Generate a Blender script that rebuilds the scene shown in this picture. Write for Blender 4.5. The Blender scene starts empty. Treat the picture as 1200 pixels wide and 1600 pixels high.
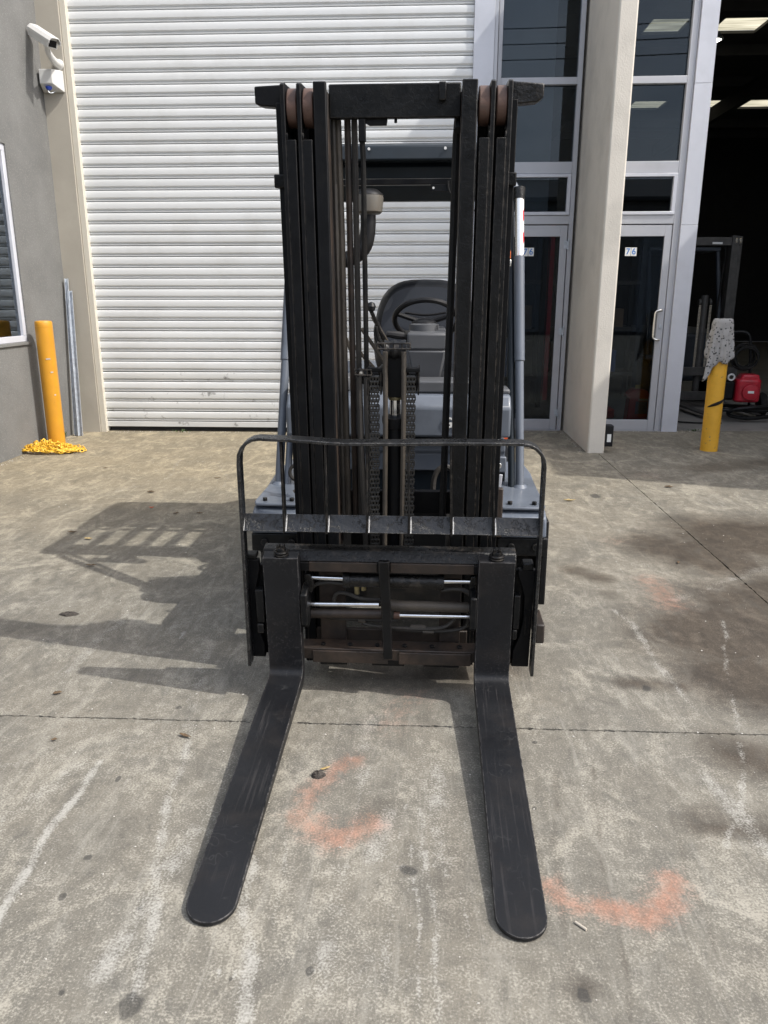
import bpy, bmesh, math, random
import numpy as np
from mathutils import Vector, Matrix
R = math.radians
random.seed(7); rng = np.random.default_rng(7)
sc = bpy.context.scene
C = sc.collection

# ------------------------------------------------------------------ camera, light, exposure
cam_d = bpy.data.cameras.new('camera'); cam = bpy.data.objects.new('camera', cam_d); C.objects.link(cam)
cam.location = (0, 0, 1.42)
cam.rotation_euler = (R(90 - 15.6), 0, R(2.7))
cam_d.sensor_fit = 'VERTICAL'; cam_d.sensor_height = 24.0; cam_d.lens = 24.0 * 1200 / 1600
cam_d.clip_end = 900; cam_d.clip_start = .05
sc.camera = cam
LIGHT = Vector((-1.0, .33, -1.26)).normalized()          # the way sunlight travels
el = math.asin(-LIGHT.z); az = math.atan2(-LIGHT.x, -LIGHT.y)   # azimuth from +Y towards +X
w = bpy.data.worlds.new('World'); sc.world = w; w.use_nodes = True
nt = w.node_tree; bg = nt.nodes['Background']
sky = nt.nodes.new('ShaderNodeTexSky'); sky.sky_type = 'NISHITA'; sky.sun_disc = False
sky.sun_elevation = el; sky.sun_rotation = az; sky.air_density = 1.0; sky.dust_density = 5.0; sky.ozone_density = 1.0
# broken cloud, the same all round the sky (the glass reflects it)
tcw = nt.nodes.new('ShaderNodeTexCoord'); cn_ = nt.nodes.new('ShaderNodeTexNoise'); cn_.inputs['Scale'].default_value = 2.6; cn_.inputs['Detail'].default_value = 7; cn_.inputs['Roughness'].default_value = .6
mpw = nt.nodes.new('ShaderNodeMapping'); mpw.inputs['Scale'].default_value = (1, 1, 2.5); nt.links.new(tcw.outputs['Generated'], mpw.inputs[0]); nt.links.new(mpw.outputs[0], cn_.inputs['Vector'])
mrw = nt.nodes.new('ShaderNodeMapRange'); mrw.inputs[1].default_value = .38; mrw.inputs[2].default_value = .62; mrw.inputs[4].default_value = .85; nt.links.new(cn_.outputs['Fac'], mrw.inputs[0])
mxw = nt.nodes.new('ShaderNodeMix'); mxw.data_type = 'RGBA'; mxw.inputs[7].default_value = (5.9, 6.2, 6.7, 1); nt.links.new(mrw.outputs[0], mxw.inputs[0]); nt.links.new(sky.outputs[0], mxw.inputs[6])
nt.links.new(mxw.outputs[2], bg.inputs[0]); bg.inputs[1].default_value = .15
sun_d = bpy.data.lights.new('sun', 'SUN'); sun = bpy.data.objects.new('sun', sun_d); C.objects.link(sun)
sun_d.energy = 2.3; sun_d.angle = R(.6); sun_d.color = (1, .965, .905)
sun.rotation_euler = LIGHT.to_track_quat('-Z', 'Y').to_euler(); sun.location = (6, -3, 9)
sc.view_settings.view_transform = 'Standard'; sc.view_settings.look = 'None'
sc.view_settings.exposure = 0.93; sc.view_settings.gamma = 1
sc.view_settings.use_curve_mapping = False
try:
    sc.cycles.max_bounces = 8; sc.cycles.transparent_max_bounces = 12
except Exception: pass

# ------------------------------------------------------------------ materials
MATS = {}
def node(nt, t, **k):
    n = nt.nodes.new(t)
    for a, b in k.items(): setattr(n, a, b)
    return n
def mat(name, col, rough=.5, metal=0, var=.0, vscale=6, bump=0, bscale=60, dirt=None, dirt_amt=.5, dscale=3, dlo=.5, dhi=.68, spec=.5, coat=0, rvar=0, speck=None, speck_amt=.0, speck_scale=200, space='Object', wear=None, wear_amt=.7, scuff=None, scuff_amt=.4, peel=0, streaks=None):
    m = bpy.data.materials.new(name); m.use_nodes = True; nt = m.node_tree; L = nt.links.new
    b = nt.nodes['Principled BSDF']
    b.inputs['Roughness'].default_value = rough; b.inputs['Metallic'].default_value = metal
    b.inputs['Specular IOR Level'].default_value = spec
    if coat: b.inputs['Coat Weight'].default_value = coat
    tc = node(nt, 'ShaderNodeTexCoord')
    co = tc.outputs['Object']
    if space == 'World':
        ge = node(nt, 'ShaderNodeNewGeometry'); co = ge.outputs['Position']
    else:
        oi = node(nt, 'ShaderNodeObjectInfo'); ad = node(nt, 'ShaderNodeVectorMath', operation='ADD')
        sclr = node(nt, 'ShaderNodeVectorMath', operation='SCALE'); cmb = node(nt, 'ShaderNodeCombineXYZ')
        for i in range(3): L(oi.outputs['Random'], cmb.inputs[i])
        L(cmb.outputs[0], sclr.inputs[0]); sclr.inputs['Scale'].default_value = 37
        L(co, ad.inputs[0]); L(sclr.outputs[0], ad.inputs[1]); co = ad.outputs[0]
    def noise(s, d=4, r=.6):
        n = node(nt, 'ShaderNodeTexNoise'); n.inputs['Scale'].default_value = s; n.inputs['Detail'].default_value = d
        n.inputs['Roughness'].default_value = r; L(co, n.inputs['Vector']); return n.outputs['Fac']
    def ramp(f, lo, hi):
        n = node(nt, 'ShaderNodeMapRange'); n.inputs[1].default_value = lo; n.inputs[2].default_value = hi
        L(f, n.inputs[0]); return n.outputs[0]
    def mix(f, a, bb):
        n = node(nt, 'ShaderNodeMix', data_type='RGBA')
        if isinstance(f, float): n.inputs[0].default_value = f
        else: L(f, n.inputs[0])
        for i, v in ((6, a), (7, bb)):
            if isinstance(v, tuple): n.inputs[i].default_value = (*v[:3], 1)
            else: L(v, n.inputs[i])
        return n.outputs[2]
    def mul(f, k):
        n = node(nt, 'ShaderNodeMath', operation='MULTIPLY'); L(f, n.inputs[0])
        if isinstance(k, (int, float)): n.inputs[1].default_value = k
        else: L(k, n.inputs[1])
        return n.outputs[0]
    c = tuple(col)
    if var:
        c = mix(ramp(noise(vscale), .3, .7), tuple(x * (1 - var) for x in col), tuple(min(1, x * (1 + var)) for x in col))
    if speck: c = mix(mul(ramp(noise(speck_scale, 2, .5), .58, .66), speck_amt), c, speck)
    if dirt: c = mix(mul(ramp(noise(dscale, 6, .65), dlo, dhi), dirt_amt), c, dirt)
    if streaks: # long scratches along the thing's own y axis
        n = node(nt, 'ShaderNodeTexNoise'); n.inputs['Scale'].default_value = 60; n.inputs['Detail'].default_value = 3
        mpg = node(nt, 'ShaderNodeMapping'); mpg.inputs['Scale'].default_value = (2.2, .06, 2.2); L(co, mpg.inputs[0]); L(mpg.outputs[0], n.inputs[0])
        c = mix(mul(ramp(n.outputs['Fac'], .56, .70), mul(ramp(noise(5), .4, .65), .55)), c, streaks)
    if scuff:   # thin curved scuff lines
        n = node(nt, 'ShaderNodeTexNoise'); n.inputs['Scale'].default_value = 20; n.inputs['Detail'].default_value = 1; n.inputs['Distortion'].default_value = 1.2; L(co, n.inputs['Vector'])
        ab = node(nt, 'ShaderNodeMath', operation='ABSOLUTE'); sb = node(nt, 'ShaderNodeMath', operation='SUBTRACT'); L(n.outputs['Fac'], sb.inputs[0]); sb.inputs[1].default_value = .5; L(sb.outputs[0], ab.inputs[0])
        c = mix(mul(mul(ramp(ab.outputs[0], .022, .004), ramp(noise(9), .52, .62)), scuff_amt), c, scuff)
    if wear:
        bv = node(nt, 'ShaderNodeBevel'); bv.samples = 4; bv.inputs['Radius'].default_value = .005
        gg = node(nt, 'ShaderNodeNewGeometry'); dt = node(nt, 'ShaderNodeVectorMath', operation='DOT_PRODUCT'); L(bv.outputs[0], dt.inputs[0]); L(gg.outputs['Normal'], dt.inputs[1])
        c = mix(mul(mul(ramp(dt.outputs['Value'], .985, .90), ramp(noise(38, 5, .7), .42, .60)), wear_amt), c, wear)
    if isinstance(c, tuple): b.inputs['Base Color'].default_value = (*c, 1)
    else: L(c, b.inputs['Base Color'])
    if rvar:
        mr = node(nt, 'ShaderNodeMapRange'); mr.inputs[1].default_value = .3; mr.inputs[2].default_value = .7
        mr.inputs[3].default_value = max(0, rough - rvar); mr.inputs[4].default_value = min(1, rough + rvar)
        L(noise(vscale * 2.3), mr.inputs[0]); L(mr.outputs[0], b.inputs['Roughness'])
    if bump:
        bp = node(nt, 'ShaderNodeBump'); bp.inputs['Strength'].default_value = bump; bp.inputs['Distance'].default_value = .004
        hsrc = noise(bscale, 5, .6)
        if peel:
            ad2 = node(nt, 'ShaderNodeMath', operation='ADD'); L(hsrc, ad2.inputs[0]); L(mul(ramp(noise(17, 6, .7), .49, .53), peel), ad2.inputs[1]); hsrc = ad2.outputs[0]
        L(hsrc, bp.inputs['Height']); L(bp.outputs[0], b.inputs['Normal'])
    MATS[name] = m; return m

mat('black_paint', (.0042, .0047, .0058), .5, spec=.16, wear=(.08, .07, .06), wear_amt=.4, peel=.3, var=.35, vscale=9, bump=.10, bscale=45, dirt=(.013, .0125, .0115), dirt_amt=.45, dscale=14, dlo=.52, dhi=.75, rvar=.12)
mat('black_chipped', (.0045, .005, .0057), .42, spec=.22, wear=(.20, .17, .14), wear_amt=.4, peel=.45, var=.35, vscale=9, bump=.28, bscale=70, dirt=(.03, .028, .025), dirt_amt=.4, dscale=11, dlo=.6, dhi=.72, rvar=.15)
mat('fork_black', (.0075, .008, .0095), .46, spec=.26, wear=(.22, .21, .20), wear_amt=.6, scuff=(.06, .06, .06), scuff_amt=.25, streaks=(.045, .042, .042), var=.25, vscale=4, bump=.06, bscale=90, dirt=(.021, .018, .0165), dirt_amt=.7, dscale=6, dlo=.5, dhi=.78, rvar=.12)
mat('grease', (.006, .006, .006), .35, spec=.35, var=.3, vscale=20, bump=1.0, bscale=55, dirt=(.05, .043, .036), dirt_amt=.6, dscale=26, dlo=.55, dhi=.7, rvar=.15)
mat('rusty_steel', (.030, .020, .0145), .55, var=.45, vscale=14, bump=.3, bscale=60, dirt=(.010, .009, .0085), dirt_amt=.85, dscale=8, dlo=.45, dhi=.65)
mat('rust_roller', (.085, .045, .032), .6, var=.3, vscale=20, bump=.15, dirt=(.05, .04, .035), dirt_amt=.6, dscale=20)
mat('dusty_steel', (.055, .046, .036), .6, var=.3, vscale=12, bump=.2, dirt=(.03, .026, .023), dirt_amt=.8, dscale=14)
mat('chrome', (.75, .76, .78), .16, metal=1, dirt=(.35, .33, .3), dirt_amt=.35, dscale=30)
mat('chain_steel', (.045, .043, .04), .42, metal=.6, var=.4, vscale=60)
mat('hose_rubber', (.022, .020, .018), .6, var=.3, vscale=9, dirt=(.06, .052, .042), dirt_amt=.55, dscale=11, dlo=.45, dhi=.7)
mat('black_rubber', (.010, .010, .010), .75, spec=.25, var=.3, bump=.3, bscale=40, dirt=(.04, .035, .03), dirt_amt=.5, dscale=9)
mat('brass', (.30, .25, .13), .5, metal=.5, var=.4, vscale=30, dirt=(.08, .07, .05), dirt_amt=.7)
mat('bluegrey_paint', (.098, .113, .138), .36, wear=(.045, .045, .048), wear_amt=.5, var=.10, vscale=5, bump=.05, bscale=30, dirt=(.05, .056, .066), dirt_amt=.5, dscale=6, dlo=.5, dhi=.75, rvar=.1, coat=.15)
mat('bluegrey_worn', (.10, .118, .15), .5, var=.12, vscale=6, bump=.15, bscale=80, dirt=(.22, .22, .23), dirt_amt=.5, dscale=60, dlo=.55, dhi=.7)
mat('guard_blue', (.010, .015, .020), .42, spec=.3, var=.2, vscale=5, rvar=.1)
mat('grey_plastic', (.068, .071, .077), .5, var=.12, vscale=7, bump=.12, bscale=220, rvar=.06)
mat('seat_vinyl', (.010, .0115, .0145), .45, spec=.25, var=.15, vscale=5, bump=.06, bscale=120, rvar=.08)
mat('dark_plastic', (.009, .009, .010), .42, spec=.3, var=.2)
mat('cleaner_bowl', (.10, .092, .078), .5, var=.15, vscale=12, dirt=(.08, .06, .04), dirt_amt=.6, dscale=12)
mat('gloss_black', (.008, .0085, .0095), .30, spec=.5, wear=(.25, .24, .22), wear_amt=.6, peel=.8, var=.3, vscale=12, bump=.5, bscale=85, dirt=(.04, .038, .036), dirt_amt=.5, dscale=45, dlo=.58, dhi=.72, rvar=.1)
mat('weld', (.5, .5, .5), .45, metal=.5, bump=.6, bscale=150)
mat('white_paint', (.62, .62, .605), .4, var=.04, vscale=5)
mat('orange_plastic', (.75, .16, .03), .4, var=.05)
mat('cone_orange', (.85, .13, .03), .5, var=.06)
mat('red_tape', (.65, .03, .04), .35); mat('white_tape', (.8, .8, .78), .35)
mat('concrete_wall', (.150, .151, .147), .88, var=.14, vscale=2.5, bump=1.0, bscale=95, dirt=(.118, .119, .116), dirt_amt=.6, dscale=1.3, speck=(.215, .216, .21), speck_amt=.8, speck_scale=70, space='World')
mat('beige_wall', (.37, .345, .295), .85, var=.06, vscale=2, bump=.35, bscale=110, dirt=(.32, .295, .25), dirt_amt=.55, dscale=1.6, space='World')
mat('pillar_paint', (.64, .60, .53), .8, var=.05, vscale=2, bump=.55, bscale=75, dirt=(.50, .47, .415), dirt_amt=.6, dscale=2.2, space='World')
mat('cream_paint', (.56, .53, .455), .6, var=.06, vscale=4, bump=.1, dirt=(.45, .40, .32), dirt_amt=.4, dscale=4, space='World')
mat('slat_white', (.69, .705, .71), .38, var=.03, vscale=1.5, dirt=(.58, .585, .575), dirt_amt=.5, dscale=1.8, rvar=.08, space='World')
mat('slat_dirty', (.64, .65, .645), .42, var=.05, vscale=1.5, dirt=(.09, .085, .08), dirt_amt=.75, dscale=9, dlo=.61, dhi=.72, rvar=.08, space='World')
mat('aluminium_grey', (.44, .45, .485), .38, metal=.15, var=.04, vscale=3, rvar=.06, dirt=(.33, .335, .35), dirt_amt=.4, dscale=3, space='World')
mat('aluminium_pale', (.56, .575, .63), .36, metal=.1, var=.03, vscale=3, dirt=(.44, .45, .49), dirt_amt=.4, dscale=2.5, space='World')
mat('galvanised', (.46, .50, .55), .38, metal=.35, var=.2, vscale=25, rvar=.1)
mat('yellow_paint', (.54, .255, .018), .42, scuff=(.30, .15, .03), scuff_amt=.35, var=.06, vscale=7, dirt=(.50, .24, .02), dirt_amt=.45, dscale=9, rvar=.1)
mat('yellow_chipped', (.70, .37, .03), .5, var=.10, vscale=7, dirt=(.13, .12, .10), dirt_amt=.85, dscale=17, dlo=.615, dhi=.66, bump=.1)
mat('yellow_plastic', (.70, .42, .04), .4, var=.08, vscale=20)
mat('satin_steel', (.72, .70, .66), .25, metal=1)
mat('jerry_red', (.55, .03, .025), .42, var=.1); mat('engine_red', (.42, .015, .03), .35, var=.15, vscale=12)
mat('cap_yellow', (.7, .5, .05), .5)
mat('label_dark', (.10, .10, .13), .5, var=.6, vscale=45); mat('label_white', (.75, .75, .73), .5)
mat('digit_blue', (.03, .17, .5), .45)
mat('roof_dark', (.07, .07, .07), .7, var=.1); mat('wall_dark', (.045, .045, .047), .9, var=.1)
mat('blind_panel', (.30, .32, .34), .8, var=.1, vscale=3)
mat('floor_inside', (.21, .20, .185), .6, var=.15, vscale=2, bump=.15, bscale=80, dirt=(.12, .115, .105), dirt_amt=.7, dscale=1.7, space='World')
mat('far_wall', (.24, .23, .215), .85, var=.08, vscale=1)
mat('dry_leaf', (.10, .065, .035), .8, var=.4, vscale=60); mat('pale_leaf', (.38, .28, .12), .8, var=.3, vscale=60); mat('red_leaf', (.45, .07, .02), .7)
mat('dark_clump', (.045, .038, .032), .85, var=.5, vscale=60, bump=.8, bscale=150)
mat('paper', (.40, .36, .30), .8); mat('stone', (.46, .44, .40), .85, var=.4, vscale=300)
mat('weed_green', (.05, .085, .025), .7, var=.3, vscale=30)
mat('lens_blue', (.02, .06, .4), .2, coat=.5); mat('lens_black', (.012, .012, .014), .12)

def m_cloth():
    m = mat('spotted_cloth', (.42, .41, .40), .9, bump=.2, bscale=200)
    nt = m.node_tree; L = nt.links.new; b = nt.nodes['Principled BSDF']
    tc = node(nt, 'ShaderNodeTexCoord'); v = node(nt, 'ShaderNodeTexVoronoi'); v.inputs['Scale'].default_value = 38
    L(tc.outputs['Object'], v.inputs['Vector'])
    n = node(nt, 'ShaderNodeTexNoise'); n.inputs['Scale'].default_value = 60; L(tc.outputs['Object'], n.inputs['Vector'])
    ad = node(nt, 'ShaderNodeMath', operation='ADD'); L(v.outputs['Distance'], ad.inputs[0])
    mu = node(nt, 'ShaderNodeMath', operation='MULTIPLY'); mu.inputs[1].default_value = .7; L(n.outputs['Fac'], mu.inputs[0]); L(mu.outputs[0], ad.inputs[1])
    cr = node(nt, 'ShaderNodeValToRGB'); L(ad.outputs[0], cr.inputs[0])
    cr.color_ramp.elements[0].position = .56; cr.color_ramp.elements[0].color = (.03, .03, .033, 1)
    cr.color_ramp.elements[1].position = .70; cr.color_ramp.elements[1].color = (.33, .32, .31, 1)
    L(cr.outputs[0], b.inputs['Base Color'])
m_cloth()

def m_glass(name, tint, rough=.0, ior=1.5):
    m = bpy.data.materials.new(name); m.use_nodes = True; nt = m.node_tree; L = nt.links.new
    nt.nodes.remove(nt.nodes['Principled BSDF']); out = nt.nodes['Material Output']
    tr = node(nt, 'ShaderNodeBsdfTransparent'); tr.inputs[0].default_value = (*tint, 1)
    gl = node(nt, 'ShaderNodeBsdfGlossy'); gl.inputs['Roughness'].default_value = rough; gl.inputs[0].default_value = (.80, .90, 1, 1)
    fr = node(nt, 'ShaderNodeFresnel'); fr.inputs[0].default_value = ior
    mx = node(nt, 'ShaderNodeMixShader'); L(fr.outputs[0], mx.inputs[0]); L(tr.outputs[0], mx.inputs[1]); L(gl.outputs[0], mx.inputs[2])
    L(mx.outputs[0], out.inputs[0]); MATS[name] = m
m_glass('tinted_glass', (.55, .58, .60), ior=1.4); m_glass('window_glass', (.5, .5, .5), ior=2.1)
def m_skylight():
    m = bpy.data.materials.new('skylight_sheet'); m.use_nodes = True; nt = m.node_tree; L = nt.links.new
    nt.nodes.remove(nt.nodes['Principled BSDF']); out = nt.nodes['Material Output']
    t = node(nt, 'ShaderNodeBsdfTranslucent'); ge = node(nt, 'ShaderNodeNewGeometry')
    wv = node(nt, 'ShaderNodeTexNoise'); wv.inputs['Scale'].default_value = 3.5; wv.inputs['Detail'].default_value = 4
    mp = node(nt, 'ShaderNodeMapping'); mp.inputs['Scale'].default_value = (.3, 3.5, 1); L(ge.outputs['Position'], mp.inputs[0]); L(mp.outputs[0], wv.inputs[0])
    cr = node(nt, 'ShaderNodeValToRGB'); L(wv.outputs['Fac'], cr.inputs[0])
    cr.color_ramp.elements[0].position = .3; cr.color_ramp.elements[0].color = (.15, .14, .095, 1)
    cr.color_ramp.elements[1].position = .7; cr.color_ramp.elements[1].color = (.44, .41, .31, 1)
    L(cr.outputs[0], t.inputs[0]); L(t.outputs[0], out.inputs[0]); MATS['skylight_sheet'] = m
m_skylight()
def m_emit(name, col, s):
    m = bpy.data.materials.new(name); m.use_nodes = True; nt = m.node_tree; b = nt.nodes['Principled BSDF']
    b.inputs['Emission Color'].default_value = (*col, 1); b.inputs['Emission Strength'].default_value = s; MATS[name] = m
m_emit('lamp_glow', (1, .95, .85), 6)

# ------------------------------------------------------------------ mesh helpers
class MB:
    def __init__(s): s.v = []; s.f = []
    def add(s, vs, fs):
        o = len(s.v); s.v += [tuple(p) for p in vs]; s.f += [tuple(i + o for i in f) for f in fs]; return s
    def box(s, x0, x1, y0, y1, z0, z1, M=None):
        vs = [(x, y, z) for z in (z0, z1) for y in (y0, y1) for x in (x0, x1)]
        if M is not None: vs = [M @ Vector(p) for p in vs]
        return s.add(vs, [(0, 2, 3, 1), (4, 5, 7, 6), (0, 1, 5, 4), (2, 6, 7, 3), (0, 4, 6, 2), (1, 3, 7, 5)])
    def loft(s, secs, closed=True, cap=True):
        n = len(secs[0]); vs = [p for q in secs for p in q]; fs = []
        for i in range(len(secs) - 1):
            for j in range(n if closed else n - 1):
                k = (j + 1) % n; fs.append((i * n + j, i * n + k, (i + 1) * n + k, (i + 1) * n + j))
        if cap: fs.append(tuple(range(n - 1, -1, -1))); fs.append(tuple(range((len(secs) - 1) * n, len(secs) * n)))
        return s.add(vs, fs)
    def prism(s, poly, ax, a0, a1):
        def P(p, a): return {'x': (a, p[0], p[1]), 'y': (p[0], a, p[1]), 'z': (p[0], p[1], a)}[ax]
        return s.loft([[P(p, a0) for p in poly], [P(p, a1) for p in poly]])
    def cyl(s, p0, p1, r0, r1=None, n=16, cap=True):
        r1 = r0 if r1 is None else r1; p0 = Vector(p0); p1 = Vector(p1); d = (p1 - p0).normalized()
        a = d.orthogonal().normalized(); b = d.cross(a)
        ring = lambda p, r: [p + a * r * math.cos(t) + b * r * math.sin(t) for t in [2 * math.pi * i / n for i in range(n)]]
        return s.loft([ring(p0, r0), ring(p1, r1)], cap=cap)
    def tube(s, pts, r, n=8, smooth=0):
        pts = [Vector(p) for p in pts]
        for _ in range(smooth):
            q = [pts[0]]
            for a, b in zip(pts, pts[1:]): q += [a * .75 + b * .25, a * .25 + b * .75]
            q.append(pts[-1]); pts = q
        secs = []; a = None
        for i, p in enumerate(pts):
            d = (pts[min(i + 1, len(pts) - 1)] - pts[max(i - 1, 0)]).normalized()
            a = d.orthogonal().normalized() if a is None else (a - d * a.dot(d)).normalized()
            b = d.cross(a); rr = r[i] if isinstance(r, list) else r
            secs.append([p + a * rr * math.cos(t) + b * rr * math.sin(t) for t in [2 * math.pi * k / n for k in range(n)]])
        return s.loft(secs)
    def lathe(s, prof, c=(0, 0, 0), n=24, ax='z'):
        secs = []
        for r, h in prof:
            ring = []
            for k in range(n):
                t = 2 * math.pi * k / n; a, b = r * math.cos(t), r * math.sin(t)
                ring.append({'z': (c[0] + a, c[1] + b, c[2] + h), 'x': (c[0] + h, c[1] + a, c[2] + b), 'y': (c[0] + a, c[1] + h, c[2] + b)}[ax])
            secs.append(ring)
        return s.loft(secs)
    def torus(s, c, Rr, r, M=None, n=28, k=8, a0=0, a1=2 * math.pi):
        M = M or Matrix.Identity(3); full = abs(a1 - a0 - 2 * math.pi) < 1e-6; c = Vector(c); secs = []
        for i in range(n + (0 if full else 1)):
            t = a0 + (a1 - a0) * i / n
            secs.append([c + M @ Vector(((Rr + r * math.cos(q)) * math.cos(t), (Rr + r * math.cos(q)) * math.sin(t), r * math.sin(q))) for q in [2 * math.pi * j / k for j in range(k)]])
        if full: secs.append(secs[0])
        return s.loft(secs, cap=not full)
    def ribbon(s, path, th, d0, d1, ax='y'):
        """flat bar: a 2D path with thickness th, extruded along ax"""
        P = [Vector(p) for p in path]; L_, R_ = [], []
        for i, p in enumerate(P):
            d = (P[min(i + 1, len(P) - 1)] - P[max(i - 1, 0)]).normalized(); nn = Vector((-d.y, d.x)) * th / 2
            L_.append(p + nn); R_.append(p - nn)
        f = (lambda p, a: (p.x, a, p.y)) if ax == 'y' else (lambda p, a: (a, p.x, p.y))
        secs = [[f(l, d0), f(r, d0), f(r, d1), f(l, d1)] for l, r in zip(L_, R_)]
        return s.loft(secs)
    def mesh(s, name, smooth=35):
        me = bpy.data.meshes.new(name); me.from_pydata(s.v, [], s.f); me.validate()
        bm = bmesh.new(); bm.from_mesh(me); bmesh.ops.recalc_face_normals(bm, faces=bm.faces); bm.to_mesh(me); bm.free()
        if smooth:
            me.polygons.foreach_set('use_smooth', [True] * len(me.polygons)); me.set_sharp_from_angle(angle=R(smooth))
        return me
    def build(s, name, m, parent=None, bevel=0, smooth=35, loc=None, rot=None):
        return place(name, s.mesh(name, smooth), m, parent, bevel, loc, rot)
def place(name, me, m, parent=None, bevel=0, loc=None, rot=None):
    o = bpy.data.objects.new(name, me); C.objects.link(o)
    if m and not me.materials: me.materials.append(MATS[m])
    if parent: o.parent = parent
    if loc is not None: o.location = loc
    if rot is not None: o.rotation_euler = rot
    if bevel:
        b = o.modifiers.new('bevel', 'BEVEL'); b.width = bevel; b.segments = 2; b.limit_method = 'ANGLE'; b.angle_limit = R(40)
        b.harden_normals = False
    return o
def tag(o, label=None, cat=None, group=None, kind=None):
    if label: o['label'] = label
    if cat: o['category'] = cat
    if group: o['group'] = group
    if kind: o['kind'] = kind
    return o
def thing(name, label, cat, loc=(0, 0, 0), rz=0, group=None):
    o = bpy.data.objects.new(name, None); C.objects.link(o); o.location = loc; o.rotation_euler = (0, 0, rz)
    o.empty_display_size = .1
    return tag(o, label, cat, group)
def box(name, m, parent, x0, x1, y0, y1, z0, z1, bevel=0, **k):
    return MB().box(x0, x1, y0, y1, z0, z1).build(name, m, parent, bevel, **k)
def text(name, s, m, parent, loc, size, rot=(R(90), 0, 0), ext=.0006, bold=.0):
    c = bpy.data.curves.new(name, 'FONT'); c.body = s; c.size = size; c.extrude = ext; c.align_x = 'CENTER'; c.align_y = 'CENTER'; c.offset = bold
    t = bpy.data.objects.new('tmp', c); C.objects.link(t); dg = bpy.context.evaluated_depsgraph_get()
    me = bpy.data.meshes.new_from_object(t.evaluated_get(dg)); bpy.data.objects.remove(t); me.materials.clear(); me.name = name
    return place(name, me, m, parent, 0, loc, rot)

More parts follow.
